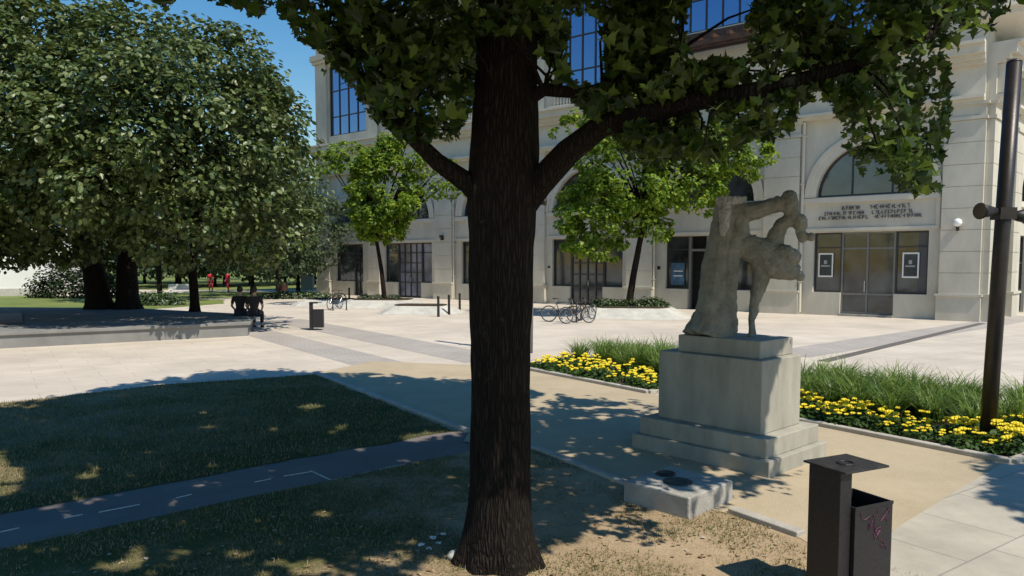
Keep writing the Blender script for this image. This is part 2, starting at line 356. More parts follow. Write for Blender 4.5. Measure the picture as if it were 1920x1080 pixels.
def archwin(fr,uc,R_,z0,parent,glass,n=20,w=-.3):
    q=G(fr); pts=[(uc+R_*math.cos(math.pi*i/n),z0+R_*math.sin(math.pi*i/n)) for i in range(n+1)]
    vs=[(x,w,z) for x,z in pts]; q.add(vs,[tuple(range(len(vs)))]); 
    g=G(fr); t=.09
    for i in range(n):
        (x0,a0),(x1,a1)=pts[i],pts[i+1]; k=(R_-t)/R_
        ix0,iz0=uc+(x0-uc)*k,z0+(a0-z0)*k; ix1,iz1=uc+(x1-uc)*k,z0+(a1-z0)*k
        g.add([(x0,w+.08,a0),(x1,w+.08,a1),(ix1,w+.08,iz1),(ix0,w+.08,iz0),(ix0,w-.02,iz0),(ix1,w-.02,iz1)],[(0,1,2,3),(3,2,5,4)])
    g.box(uc-R_+.1,uc+R_-.1,w-.02,w+.07,z0,z0+.09)
    for x in (-R_*.36,R_*.36):
        h=math.sqrt((R_-t)**2-x*x); g.box(uc+x-.03,uc+x+.03,w-.01,w+.06,z0+.09,z0+h)
    f=g.build('arched_window',M_FRAME,parent); q.build('pane',glass,f)
def wall_arch(g,u0,u1,uc,R_,z0,z1,n=20,th=.5):
    g.box(u0,uc-R_,-th,0,z0,z1); g.box(uc+R_,u1,-th,0,z0,z1)
    for i in range(n):
        a,b=math.pi*(1-i/n),math.pi*(1-(i+1)/n); x0,x1=uc+R_*math.cos(a),uc+R_*math.cos(b); y0,y1=z0+R_*math.sin(a),z0+R_*math.sin(b)
        g.add([(x0,0,y0),(x1,0,y1),(x1,0,z1),(x0,0,z1),(x0,-th,y0),(x1,-th,y1)],[(0,1,2,3),(0,4,5,1)])
def archivolt(fr,uc,R_,z0,parent,wd=.5,n=24,out=.09):
    g=G(fr)
    for i in range(n):
        a,b=math.pi*i/n,math.pi*(i+1)/n
        def q(t,r,v): return (uc+r*math.cos(t),v,z0+r*math.sin(t))
        vs=[q(a,R_,.003),q(b,R_,.003),q(b,R_,out),q(a,R_,out),q(a,R_+wd*.6,out),q(b,R_+wd*.6,out),q(a,R_+wd*.6,out+.05),q(b,R_+wd*.6,out+.05),q(a,R_+wd,out+.05),q(b,R_+wd,out+.05),q(a,R_+wd,.003),q(b,R_+wd,.003)]
        g.add(vs,[(0,1,2,3),(3,2,5,4),(4,5,7,6),(6,7,9,8),(8,9,11,10)])
    g.build('arch_moulding',M_STONE2,parent)
def pilaster(fr,u0,u1,parent,zt=8.9,out=.22,cap=True):
    g=G(fr); n=int((zt-1.15)/.93)
    g.box(u0-.07,u1+.07,.0,out+.07,0,1.02); g.box(u0-.12,u1+.12,.0,out+.13,1.02,1.12)
    z=1.12; h=(zt-.7-1.12)/8
    for i in range(8):
        g.box(u0,u1,.0,out,z,z+h-.03); g.box(u0+.025,u1-.025,.0,out-.025,z+h-.03,z+h); z+=h
    g.box(u0-.06,u1+.06,.0,out+.06,z,z+.14); g.box(u0,u1,.0,out,z+.14,zt-.12); g.box(u0-.1,u1+.1,.0,out+.1,zt-.12,zt)
    g.build('pilaster',M_STONE,parent)
bays=[(1.5,6.0,3.6,1.58,1.6),(7.2,12.7,9.9,2.36,2.2),(14.3,20.2,17.35,2.38,2.3),(21.8,27.3,24.6,2.38,2.3),(28.9,34.8,32.0,2.42,2.3),(36.5,42.3,39.5,2.36,2.3)]
pil=[(0,1.5),(6.0,7.2),(12.7,14.3),(20.2,21.8),(27.3,28.9),(34.8,36.5),(42.3,43.8)]
g=G(fr1)
for a,b in pil: g.box(a,b,-.5,0,0,ZT)
doors=[(4.1,5.1,0),(8.85,11.2,0),(16.2,18.5,0),(23.5,25.7,0),(30.85,31.9,1),(38.35,40.57,0)]
for i,(ul,ur,uc,hw,ra) in enumerate(bays):
    a,b=uc-hw,uc+hw; d0,d1,_=doors[i]
    g.box(ul,a,-.5,0,0,3.78); g.box(b,ur,-.5,0,0,3.78); g.box(a,d0,-.5,0,0,1.05); g.box(d1,b,-.5,0,0,1.05)
    g.box(ul,ur,-.5,0,3.78,5.4)
    wall_arch(g,ul,ur,uc,ra,5.4,9.2)
    zs=14.0 if i==4 else 11.9
    uh=2.15 if i else 2.0
    g.box(ul,ur,-.5,0,9.2,zs); u0,u1=uc-uh,uc+uh
    if i==0: u0,u1=1.55,5.7
    g.box(ul,u0,-.5,0,zs,17.0); g.box(u1,ur,-.5,0,zs,17.0); g.box(ul,ur,-.5,0,17.0,ZT)
g.build('front_wall',M_STONE,bld)
g=G(fr1); g.box(0,43.7,-14,-.52,0,ZT-.1); g.build('building_core',mat('shadowed interior wall',(.10,.10,.10),.9),bld)
for a,b in pil: pilaster(fr1,a+.02,b-.02,bld)
for i,(ul,ur,uc,hw,ra) in enumerate(bays):
    a,b=uc-hw,uc+hw; d0,d1,op=doors[i]
    g=G(fr1)   # surround of the shop opening, with the panel above
    g.box(ul+.05,ur-.05,.0,.12,5.12,5.36); g.box(ul+.05,ur-.05,.0,.07,3.84,3.98); g.box(ul+.05,ul+.2,.0,.05,3.98,5.12); g.box(ur-.2,ur-.05,.0,.05,3.98,5.12)
    g.build('sill_band',M_STONE2,bld)
    if i!=4: window(fr1,a,d0,1.05,3.78,[],[3.1],G_LOW,bld)
    else: window(fr1,a,d0,1.05,3.78,[],[3.1],G_LOW,bld)
    window(fr1,d1,b,1.05,3.78,[] ,[3.1],G_LOW if i!=1 else G_PURP,bld)
    gl=G_LOW if i!=1 else G_PURP
    if i==4:
        dr=G(fr1); dr.box(d0,d0+.1,-.3,-.15,0,3.78); dr.box(d1-.1,d1,-.3,-.15,0,3.78); dr.box(d0+.1,d1-.1,-.3,-.15,3.0,3.12); o=dr.build('door_frame',M_FRAME2,bld)
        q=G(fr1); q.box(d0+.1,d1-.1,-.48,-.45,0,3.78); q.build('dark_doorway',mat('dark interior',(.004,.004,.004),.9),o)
    elif i==5:
        m_=(d0+d1)/2
        d=window(fr1,d0,d1,.12,3.78,[m_-.02],[1.0,3.05],G_LOW,bld,M_FRAME2,-.2,.08,name='door')
        q=G(fr1); q.box(m_-.12,m_-.09,-.12,-.08,1.1,1.6); q.build('handle',M_CHROME,d)
        q=G(fr1); q.box(d0,d1,-.1,.12,0,.10); q.build('door_step',M_CONC,bld)
    else:
        n_=4 if d1-d0>1.5 else 2; cols=[d0+(d1-d0)*k/n_ for k in range(1,n_)]
        d=window(fr1,d0,d1,.05,3.78,cols,[1.05,1.75,2.4,3.1],gl,bld,M_FRAME,-.2,.07,name='door')
        q=G(fr1); q.box((d0+d1)/2+.08,(d0+d1)/2+.11,-.12,-.08,1.1,1.4); q.build('handle',M_CHROME,d)
    archwin(fr1,uc,ra,5.4,bld,G_ARCH if i!=0 else G_PURP); archivolt(fr1,uc,ra,5.4,bld)
    zs=14.0 if i==4 else 11.9
    u0,u1=(1.55,5.7) if i==0 else (uc-2.15,uc+2.15)
    n_=5 if i else 4
    window(fr1,u0,u1,zs,17.0,[u0+(u1-u0)*k/n_ for k in range(1,n_)],[13.3,15.2] if zs<13 else [15.6],G_UP,bld,M_FRAME,-.15,.07)
    if i in (1,2,3):
        q=G(fr1); q.box(u0-.2,u1+.2,.1,.42,11.25,11.37); q.box(u0-.2,u1+.2,.12,.40,12.0,12.14)
        for k in range(20):
            x=u0+(u1-u0)*(k+.5)/20; q.lathe([(.05,11.37),(.09,11.55),(.045,11.8),(.06,12.0)],6,(x,.26,0))
        q.build('balustrade',M_STONE2,bld)
# cornices
def cornice(fr,u0,u1,steps,parent):
    g=G(fr)
    for z0,z1,o in steps: g.box(u0,u1,.0,o,z0,z1)
    g.build('cornice',M_STONE2,parent)
st=[(8.9,9.02,.36),(9.02,9.14,.5),(9.14,10.35,.2),(10.35,10.5,.45),(10.5,10.7,.62),(10.7,11.05,.85),(11.05,11.18,1.0)]
cornice(fr1,0.003,43.7,st,bld)
cornice(fr1,0.003,43.7,[(17.3,17.5,.4),(17.5,17.9,.6),(18.7,19.1,1.0)],bld)
q=G(fr1)
for a,b in pil: q=G(fr1); q.box(a+.1,b-.1,.0,.18,11.18,17.3); q.build('upper_pilaster',M_STONE,bld)
q=G(fr1)   # timber pergola below the high window
for k in range(6): q.box(30.2+k*.8,30.34+k*.8,.05,1.6,13.1,13.3)
for k in range(3): q.box(29.6,34.6,.3+k*.55,.42+k*.55,12.9,13.1)
q.box(29.6,34.6,.0,.12,13.4,13.9)
q.build('timber_pergola',M_WOOD,bld)
# downpipes
for u,r_ in ((36.62,.07),(28.98,.05),(14.4,.05)):
    q=G(fr1); q.tube([fr1(u,.13,z) for z in (0,.001)],r_) if 0 else None
    n=10; vs=[];fs=[]
    for z in (0.1,8.85):
        for k in range(n): a=2*math.pi*k/n; vs.append((u+r_*math.cos(a),.16+r_*math.sin(a),z))
    q.add(vs,[(k,(k+1)%n,n+(k+1)%n,n+k) for k in range(n)])
    for z in (1.5,3.6,6.0,8.2): q.box(u-r_-.02,u+r_+.02,.0,.16+r_+.01,z,z+.06)
    q.build('downpipe',M_STONE2,bld,smooth=False)
# lettering above the right-hand doorway: three rows of small dark metal letters
q=G(fr1); rr=random.Random(4)
rows=[(4.78,[(38.3,39.15),(39.5,41.15)],.17),(4.56,[(37.6,39.3),(39.6,41.3)],.15),(4.36,[(37.35,39.45),(39.7,41.65)],.15)]
for zb,segs,h in rows:
    for s0,s1 in segs:
        x=s0; q=G(fr1)
        while x<s1-.08:
            w_=rr.choice((.075,.09,.11)); k=rr.randrange(6); t=.02; v0,v1=.03,.06
            def bar(a,b,c,d): q.box(x+a*w_,x+b*w_,v0,v1,zb+c*h,zb+d*h)
            if k in (0,1,3,5): bar(0,.22,0,1)
            if k in (0,2,4): bar(.78,1,0,1)
            if k in (1,3,4): bar(.22,.78 if k!=1 else 1,.85,1)
            if k in (1,5): bar(.22,.9,0,.15)
            if k in (0,3): bar(.22,.78,.42,.58)
            if k==2: bar(0,.78,.4,.55)
            x+=w_+.035
        q.build('wall_lettering',mat('dark lettering metal',(.06,.055,.065),.4,.5),bld)
# posters in the right-hand windows
for u0,u1,z0,z1 in ((37.33,37.98,1.75,2.85),(40.85,41.5,1.75,2.85)):
    q=G(fr1); q.box(u0,u1,-.155,-.14,z0,z1); p=q.build('poster',mat('poster white border',(.75,.75,.72),.6),bld)
    q=G(fr1); q.box(u0+.06,u1-.06,-.139,-.135,z0+.07,z1-.07); q.build('poster_print',mat('poster dark print',(.035,.04,.04),.5,0,3,.5),p)
    q=G(fr1); q.box(u0+.25,u0+.38,-.1345,-.131,z1-.5,z1-.33); q.box(u0+.12,u0+.5,-.1345,-.131,z1-.62,z1-.56); q.build('poster_image',mat('poster grey figure',(.35,.35,.33),.6),p)
q=G(fr1); q.box(29.85,30.6,-.15,-.14,1.25,2.4); p=q.build('poster',mat('blue window poster',(.05,.12,.2),.5,0,3,.6),bld)
for zz in (1.7,1.95): q=G(fr1); q.box(30.0,30.5,-.138,-.134,zz,zz+.05); q.build('poster_line',M_WHITE,p)
# wall lamps and plates
def globe_lamp(u,z,fr):
    q=G(fr); q.box(u-.05,u+.05,.22,.34,z-.32,z-.22); q.add([(u+.03*math.cos(a)*k,.36+.03*math.sin(a)*k,zz) for k,zz in ((1,z-.34),(2.6,z-.15)) for a in [2*math.pi*i/10 for i in range(10)]],[(i,(i+1)%10,10+(i+1)%10,10+i) for i in range(10)])
    o=q.build('wall_lamp',M_METAL,bld); q=G(fr); q.ball((u,.40,z),.17,16,10); q.build('globe',M_GLOBE,o,True)
globe_lamp(42.95,4.05,fr1)
for u in (13.5,21.0,28.1):
    q=G(fr1); q.box(u-.1,u+.1,.22,.34,3.9,4.05); q.box(u-.07,u+.07,.22,.48,4.05,4.22); q.build('wall_lamp',M_METAL,bld)
for u,z in ((22.0,2.1),(29.2,2.05)):
    q=G(fr1); q.box(u-.09,u+.09,.0,.02,z,z+.18) if u>29 else q.box(u-.09,u+.09,.0,.02,z,z+.12); q.build('wall_plate',M_METAL,bld)
# --- right wing
WL=16.0
g=G(fr2)
wb=[(1.0,4.2,2.6,.95),(5.6,9.6,7.6,1.5),(10.8,15,12.9,1.5)]
for a,b in ((0,1.0),(4.2,5.6),(9.6,10.8),(15,WL)): g.box(a,b,-.5,0,0,ZT)
for ul,ur,uc,ra in wb:
    g.box(ul,uc-.75,-.5,0,0,3.7); g.box(uc+.75,ur,-.5,0,0,3.7); g.box(ul,ur,-.5,0,3.7,5.3)
    wall_arch(g,ul,ur,uc,ra,5.3+ (1.2 if ra<1 else 0),9.2)
    if ra<1: g.box(ul,uc-ra,-.5,0,5.3,6.5); g.box(uc+ra,ur,-.5,0,5.3,6.5)
    g.box(ul,ur,-.5,0,9.2,11.9); g.box(ul,uc-1.1,-.5,0,11.9,17); g.box(uc+1.1,ur,-.5,0,11.9,17); g.box(ul,ur,-.5,0,17,ZT)
g.build('side_wall',M_STONE,bld)
g=G(fr2); g.box(0,WL,-8,-.52,0,ZT-.1); g.build('building_core',MATS['shadowed interior wall'],bld)
for ul,ur,uc,ra in wb:
    window(fr2,uc-.75,uc+.75,.05,3.7,[uc],[1.1,2.4],G_LOW,bld,M_FRAME,-.2,.08,name='door')
    archwin(fr2,uc,ra,5.3+(1.2 if ra<1 else 0),bld,G_UP)
    if ra<1: window(fr2,uc-ra,uc+ra,5.3,6.5,[uc],[],G_UP,bld,M_FRAME,-.3)
    window(fr2,uc-1.1,uc+1.1,11.9,17,[uc],[13.5,15.2],G_UP,bld,M_FRAME,-.15)
    archivolt(fr2,uc,ra,5.3+(1.2 if ra<1 else 0),bld,.3)
    q=G(fr2); q.box(ul+.05,ur-.05,.0,.12,5.0,5.25); q.build('sill_band',M_STONE2,bld)
for a,b in ((0,1.0),(4.2,5.6),(9.6,10.8)): pilaster(fr2,a+.02,b-.02,bld)
cornice(fr2,0.003,WL,st,bld); cornice(fr2,0.003,WL,[(17.3,17.5,.4),(17.5,17.9,.6),(18.7,19.1,1.0)],bld)
q=G(fr2)     # stacked corbels under the big curved balcony
for x in (.15,3.9):
    q=G(fr2); P_=[(.2,9.2),(.5,9.2),(.55,9.5),(.72,9.55),(.75,10.0),(.93,10.05),(.95,10.34),(.2,10.34)]
    q.add([(x,a,b) for a,b in P_]+[(x+.7,a,b) for a,b in P_],[tuple(range(8)),tuple(range(15,7,-1))]+[(k,(k+1)%8,8+(k+1)%8,8+k) for k in range(8)]); q.build('corbel',M_STONE2,bld)
q=G(); 
c=Vector(fr2(2.2,.0,0)); prof=[(1.3,11.2),(1.9,11.7),(2.7,12.1),(2.75,12.3),(2.9,12.35),(2.9,12.8)]
q.lathe(prof,32,(c.x,c.y,0)); q.build('round_balcony',M_STONE2,bld)
q=G(fr2); q.box(1.28,1.62,.0,.03,3.05,3.45); p=q.build('number_plate',M_WHITE,bld)
q=G(fr2); q.box(1.33,1.38,.031,.04,3.25,3.4); q.box(1.42,1.56,.031,.04,3.35,3.4); q.box(1.5,1.56,.031,.04,3.25,3.35); q.box(1.33,1.56,.031,.04,3.1,3.17); q.build('plate_marks',M_METAL,p)
q=G(fr2); q.tube([fr2(0,0,0)],.1) if 0 else None
q.box(.62,.78,.3,.42,0,1.2); q.box(.6,.86,.28,.46,1.2,2.5); q.build('meter_post',M_METAL,bld)

# ------------------------------------------------------------ main tree
def barkmat(name):
    m=bpy.data.materials.new(name); n,b=nodes(m); L=n.links
    g=n.nodes.new('ShaderNodeNewGeometry'); mp=n.nodes.new('ShaderNodeMapping'); mp.inputs['Scale'].default_value=(1,1,.11); L.new(g.outputs['Position'],mp.inputs[0])
    nz=n.nodes.new('ShaderNodeTexNoise'); nz.inputs['Scale'].default_value=9; nz.inputs['Detail'].default_value=5; L.new(mp.outputs[0],nz.inputs[0])
    mx=n.nodes.new('ShaderNodeMix'); mx.data_type='VECTOR'; mx.inputs[0].default_value=.09; L.new(mp.outputs[0],mx.inputs[4]); L.new(nz.outputs[1],mx.inputs[5])
    v=n.nodes.new('ShaderNodeTexVoronoi'); v.feature='DISTANCE_TO_EDGE'; v.inputs['Scale'].default_value=42; L.new(mx.outputs[1],v.inputs['Vector'])
    r1=n.nodes.new('ShaderNodeValToRGB'); e=r1.color_ramp.elements; e[0].position=.0; e[0].color=(.010,.0075,.006,1); e[1].position=.30; e[1].color=(.033,.025,.019,1); L.new(v.outputs[0],r1.inputs[0])
    n2=n.nodes.new('ShaderNodeTexNoise'); n2.inputs['Scale'].default_value=2.6; n2.inputs['Detail'].default_value=9; n2.inputs['Roughness'].default_value=.75; L.new(g.outputs['Position'],n2.inputs[0])
    r2=n.nodes.new('ShaderNodeValToRGB'); e=r2.color_ramp.elements; e[0].position=.60; e[0].color=(0,0,0,1); e[1].position=.68; e[1].color=(1,1,1,1); L.new(n2.outputs[0],r2.inputs[0])
    m2=n.nodes.new('ShaderNodeMix'); m2.data_type='RGBA'; L.new(r2.outputs[0],m2.inputs[0]); L.new(r1.outputs[0],m2.inputs[6]); m2.inputs[7].default_value=(.085,.08,.066,1)
    L.new(m2.outputs[2],b.inputs['Base Color'])
    bp=n.nodes.new('ShaderNodeBump'); bp.inputs['Strength'].default_value=1; bp.inputs['Distance'].default_value=.05; L.new(v.outputs[0],bp.inputs['Height'])
    b2=n.nodes.new('ShaderNodeBump'); b2.inputs['Strength'].default_value=.7; b2.inputs['Distance'].default_value=.02; L.new(nz.outputs[0],b2.inputs['Height']); L.new(bp.outputs[0],b2.inputs['Normal']); L.new(b2.outputs[0],b.inputs['Normal'])
    b.inputs['Roughness'].default_value=.95; b.inputs['Specular IOR Level'].default_value=.15; return m
BARK=barkmat('rough dark bark')
BARK2=mat('grey young bark',(.06,.05,.04),.9,0,8,.4,.8,30,.1,(1,1,.3))
def trunk_mesh(name,pts,rads,m,parent,n=40,ridge=.06,seed=0):
    pts=[Vector(p) for p in pts]; P=[];Rr=[]
    for i in range(len(pts)-1):
        k=max(2,int((pts[i+1]-pts[i]).length/.06))
        for j in range(k): P.append(pts[i].lerp(pts[i+1],j/k)); Rr.append(rads[i]*(1-j/k)+rads[i+1]*j/k)
    P.append(pts[-1]); Rr.append(rads[-1]); g=G(); g.tube(P,Rr,n)
    ax=0
    vs=[]
    for idx,v in enumerate(g.v):
        i=idx//n; c=P[min(i,len(P)-1)]; d=Vector(v)-c; a=(idx%n)/n*2*math.pi
        k=1+ridge*noise.noise((math.cos(a)*7+seed,math.sin(a)*7,v[2]*1.6))+ridge*.7*noise.noise((math.cos(a)*16,math.sin(a)*16+seed,v[2]*4))+ .05*noise.noise((math.cos(a)*1.5,math.sin(a)*1.5,v[2]*.9+seed))
        if v[2]<.5 and ridge>.03: k*=1+.26*max(0,(.5-v[2])/.5)**2.2*(1+.9*math.cos(a*5+1)*math.cos(a*2))
        vs.append(tuple(c+d*k))
    g.v=vs; return g.build(name,m,parent,True)
mt=empty('large_tree',(0,0,0),0,'big shade tree with a thick dark ridged trunk nearest the camera, forking into two limbs','tree')
trunk_mesh('trunk',[dp(938,1058,5.86)-Vector((0,0,.03)),dp(939,900,5.87),dp(938,700,5.9),dp(940,450,5.9),dp(943,330,5.92),dp(948,200,5.95),dp(952,20,6.0),(0.1,6.0,6.5),(.25,5.9,9)],[.275,.243,.235,.252,.275,.25,.235,.17,.06],BARK,mt)
def limb(pts,r0,r1,m=BARK,parent=mt,n=12,name='limb'):
    k=len(pts); 
    return trunk_mesh(name,pts,[r0+(r1-r0)*i/(k-1) for i in range(k)],m,parent,n,.05,len(pts))
L1=[dp(955,415,5.92),dp(1010,345,5.85),dp(1065,285,5.7),dp(1130,235,5.6),dp(1300,190,5.4),dp(1450,165,5.2),dp(1600,122,5.1),dp(1750,60,5.1)]
limb(L1,.13,.03)
L2=[dp(925,395,5.92),dp(880,345,5.85),dp(820,303,5.8),dp(755,240,5.7),dp(690,160,5.65),dp(610,70,5.7)]
limb(L2,.10,.02)
L3=[dp(950,210,5.95),dp(1020,168,5.8),dp(1090,175,5.7),dp(1170,150,5.6),dp(1280,90,5.4)]
limb(L3,.06,.02)
over=[[(.05,5.95,4.6),(1.5,5.0,5.9),(3.2,4.6,6.8)],[(.05,5.95,4.9),(-1.5,5.0,6.2),(-3.2,4.2,7)],[(.05,5.95,5.2),(.3,4.2,6.4),(.4,2.6,7.1)],[(.1,6,5.4),(-1.6,6.8,6.8),(-3.4,7.6,7.8)],[(.1,6,5.6),(2.0,7,7),(4.0,7.4,7.6)],[(.1,6,6),(.4,7.6,7.8),(.3,8.8,8.4)],[(-1.5,5,6.2),(-2.2,3.6,6.9),(-2.6,2.4,7)],[(1.5,5,5.9),(3.4,5.9,6.4),(4.8,6.4,6.4)]]
for o in over: limb(o,.11,.025,n=10)
# image zones: where the photo's ground is sunlit (the crown is open there)
LIT=[[(1020,1080),(1100,965),(1180,950),(1300,985),(1380,940),(1480,930),(1475,895),(1570,830),(1540,790),(1500,680),(2100,680),(2100,1300),(1000,1300)],
     [(-900,500),(-900,900),(-100,790),(80,750),(270,716),(450,690),(590,700),(640,702),(880,712),(1000,690),(1000,760),(1060,735),(1120,728),(1180,735),(1250,765),(1400,700),(2500,700),(2500,480)],
     [(-60,850),(20,842),(35,880),(60,900),(20,930),(-60,945)],[(130,888),(165,878),(215,880),(180,896),(195,905),(150,910)],[(880,800),(740,820),(760,832),(880,812)],[(180,1060),(280,1030),(270,1060),(150,1085)],[(540,1050),(600,1050),(640,1080),(540,1080)],[(800,1060),(870,1040),(1040,1040),(1100,1090),(760,1090)]]
SPOTS=[(rng.uniform(-200,1480),rng.uniform(760,1080),rng.uniform(4,10)*(2.2 if k%7==0 else 1)) for k in range(230)]
def lit(G_):
    if G_[1]<1: return False
    x,y,Z=proj((G_[0],G_[1],0)); q_=noise.noise((x*.03,y*.06,5))*26; x+=q_; y+=q_*.35+noise.noise((x*.09,y*.2,2))*9
    if any(inpoly(x,y,p) for p in LIT): return True
    nz=noise.noise((x*.035,y*.10,7))+.5*noise.noise((x*.08,y*.22,3))
    if 980<x<1490 and 715<y<950 and nz>(.08 if y<790 else .28): return True
    if nz>(.66 if (x<900 and y<890) else .40): return True
    for sx,sy,sr in SPOTS:
        if abs(x-sx)<sr*1.3 and abs(y-sy)<sr*.33: return True
    return False
KX,KY=SUNV.x/SUNV.z,SUNV.y/SUNV.z
YM=[(-50,-5),(190,-4),(220,8),(260,-5),(300,10),(330,2),(360,-6),(430,12),(480,14),(512,30),(560,85),(610,112),(650,150),(700,240),(740,262),(800,275),(850,262),(885,200),(940,60),(1000,120),(1065,165),(1085,225),(1130,245),(1180,300),(1290,318),(1400,280),(1500,225),(1545,190),(1570,235),(1600,330),(1700,355),(1765,340),(1785,250),(1780,120),(1840,60),(1890,8),(1925,-5)]
yx=[a for a,b in YM]; yy=[b for a,b in YM]
GAPS=[(1072,1128,38,150),(1295,1398,-5,62),(1025,1062,178,215),(1010,1072,205,330),(1300,1400,62,108),(1500,1560,200,300)]
def crown_ok(p,vis):
    x,y,Z=proj(p) if p[1]>.3 else (9e9,9e9,-1)
    if Z>0 and -60<x<1980 and y>-45:
        if Z<4.0: return False
        n_=noise.noise((x*.018,y*.018,1))*46+noise.noise((x*.06,y*.06,4))*22
        if y>np.interp(x,yx,yy)+n_-6: return False
        if noise.noise((x*.013,y*.016,Z*.9))+.7*noise.noise((x*.04,y*.045,Z*2))>.20: return False
        if Z<5.75 and 890<x<1005 and y>70 and random.random()<.93: return False
        if 1000<x<1140 and abs(y-(345-(x-1010)*.92))<26 and Z<5.7: return False
        if 1140<=x<1620 and abs(y-np.interp(x,[1130,1300,1450,1600],[235,190,165,122]))<15 and Z<5.6-(x-1140)*.001: return False
        for a,b,c_,d in GAPS:
            if a-8<x<b+8 and c_-8<y<d+8: return False
    if (Vector(p)-Vector((0,0,2.4))).length<2.2: return False
    G_=(p[0]-KX*p[2],p[1]-KY*p[2])
    for q_ in range(9):                       # the sunny right-hand face of the pedestal and steps
        zt=.06+.15*q_; k=p[2]-zt; X=p[0]-KX*k-2.92; Y=p[1]-KY*k-8.28; d=X*.714-Y*.70; t=X*.70+Y*.714; o_=0 if zt<.42 else -.165
        if abs(d-o_)<.16 and .12+.5*max(0,zt-.42)<t<1.4: return False
    if lit(G_) and (not vis or random.random()<.75): return False
    return True
pts=[]
# drooping lower foliage
VIS=[(600,45,5.6,95,60,150),(690,90,5.7,90,80,260),(700,200,5.7,70,75,170),(790,180,5.8,100,110,330),(790,60,5.6,110,80,300),(830,300,5.9,50,45,60),
 (1045,70,6.2,50,90,120),(1190,90,5.7,90,100,360),(1200,220,5.6,110,80,260),(1120,270,5.7,60,50,90),(1330,180,5.4,100,70,220),(1260,30,5.6,60,60,120),(1300,260,5.4,130,50,170),(1440,220,5.3,110,60,170),
 (1400,100,5.3,90,60,160),(1480,60,5.2,110,80,240),(1610,50,5.1,120,80,280),(1750,30,5.0,110,70,200),(1580,160,5.1,90,60,140),(1660,210,5.0,90,90,240),(1690,300,5.0,75,60,180),(1730,330,4.95,45,35,60),(1480,180,5.2,80,50,100),
 (940,60,6.6,160,90,200),(940,20,5.3,90,60,80)]
for px,py,d,rx,ry,n_ in VIS:
    for _ in range(int(n_*(1.6 if px<900 else 1.9))):
        while True:
            v=np.random.default_rng(random.randrange(1<<30)).uniform(-1,1,3) if 0 else (random.uniform(-1,1),random.uniform(-1,1),random.uniform(-1,1))
            if sum(q*q for q in v)<=1: break
        p=dp(px+v[0]*rx,py+v[1]*ry,d+v[2]*max(.3,rx/FPX*d))
        if crown_ok(p,True): pts.append(tuple(p))
nvis=len(pts)
# the high crown: unseen clusters above the frame, placed to shade chosen ground
SH=[(-260,765),(100,752),(270,704),(560,684),(880,715),(1000,735),(1250,770),(1480,830),(1500,900),(1380,945),(1180,940),(1100,980),(1000,1080),(1000,1300),(-260,1300)]
tries=0; nc=0
while nc<4000 and tries<220000:
    tries+=1
    gx=random.uniform(-8.5,3.4); gy=random.uniform(2.2,17); h=random.uniform(3.2,10.8)
    px,py,Z=proj((gx,gy,0))
    if not inpoly(px,py,SH): continue
    c=(gx+KX*h,gy+KY*h,h)
    if h<4.6 and c[1]<3.2: continue
    e=((c[0]+.1)/6.0)**2+((c[1]-6.6)/6.6)**2+((c[2]-6.6)/4.4)**2
    if e>1: continue
    if lit((gx,gy)): continue
    nc+=1; rc=random.uniform(.3,.5)
    for _ in range(30):
        v=(random.gauss(0,.5),random.gauss(0,.5),random.gauss(0,.3)); p=(c[0]+v[0]*rc,c[1]+v[1]*rc,c[2]+v[2]*rc)
        if crown_ok(p,False): pts.append(p)
# leaf clusters added to the crown to shade the statue and pedestal
for k_ in range(460):
    sx=random.uniform(2.05,3.1)+.1; sy=random.uniform(8.7,9.9); sz=random.uniform(1.2,3.1); h=random.uniform(2.0,4.6)
    if k_%5>2: tt=random.uniform(0,.62); sx=2.80+tt*.72; sy=8.42+tt*.69; sz=random.uniform(max(.45,.42+(tt-.15)*1.7),1.5)
    elif k_%5==2: tt=random.uniform(0,1.5); sx=2.87-tt*.70; sy=8.40+tt*.72; sz=random.uniform(.1,1.4)
    c=(sx+KX*h,sy+KY*h,sz+h)
    for _ in range(16):
        v=(random.gauss(0,.2),random.gauss(0,.2),random.gauss(0,.12)); p=(c[0]+v[0],c[1]+v[1],c[2]+v[2])
        if crown_ok(p,False): pts.append(p)
print('main leaves',nvis,len(pts))
LEAF_MAIN=leafmat('main tree leaves',[(.014,.032,.005),(.028,.056,.008),(.045,.085,.012),(.12,.18,.025)],.45,.42,.35)
leaf_mesh('crown',pts,np.array([random.uniform(.05,.115) if (p[1]>1 and proj(p)[1]>-70) else random.uniform(.10,.165) for p in pts]),LEAF_MAIN,mt,'maple',.25,.6,seed=1)
# twigs from limbs to foliage
g=G(); allimb=[Vector(p) for l in (L1,L2,L3) for a,b in zip(l[:-1],l[1:]) for p in (a,Vector(a).lerp(Vector(b),.5),b)]
for i in range(170):
    p=Vector(pts[random.randrange(nvis)]); q=min(allimb,key=lambda a:(a-p).length+random.random()*.25)
    if (q-p).length<1.3: mid=q.lerp(p,.5)+Vector((random.uniform(-.06,.06),random.uniform(-.06,.06),.05)); g.tube([q,mid,p],[.014,.009,.004],5)
g.build('twigs',BARK,mt)

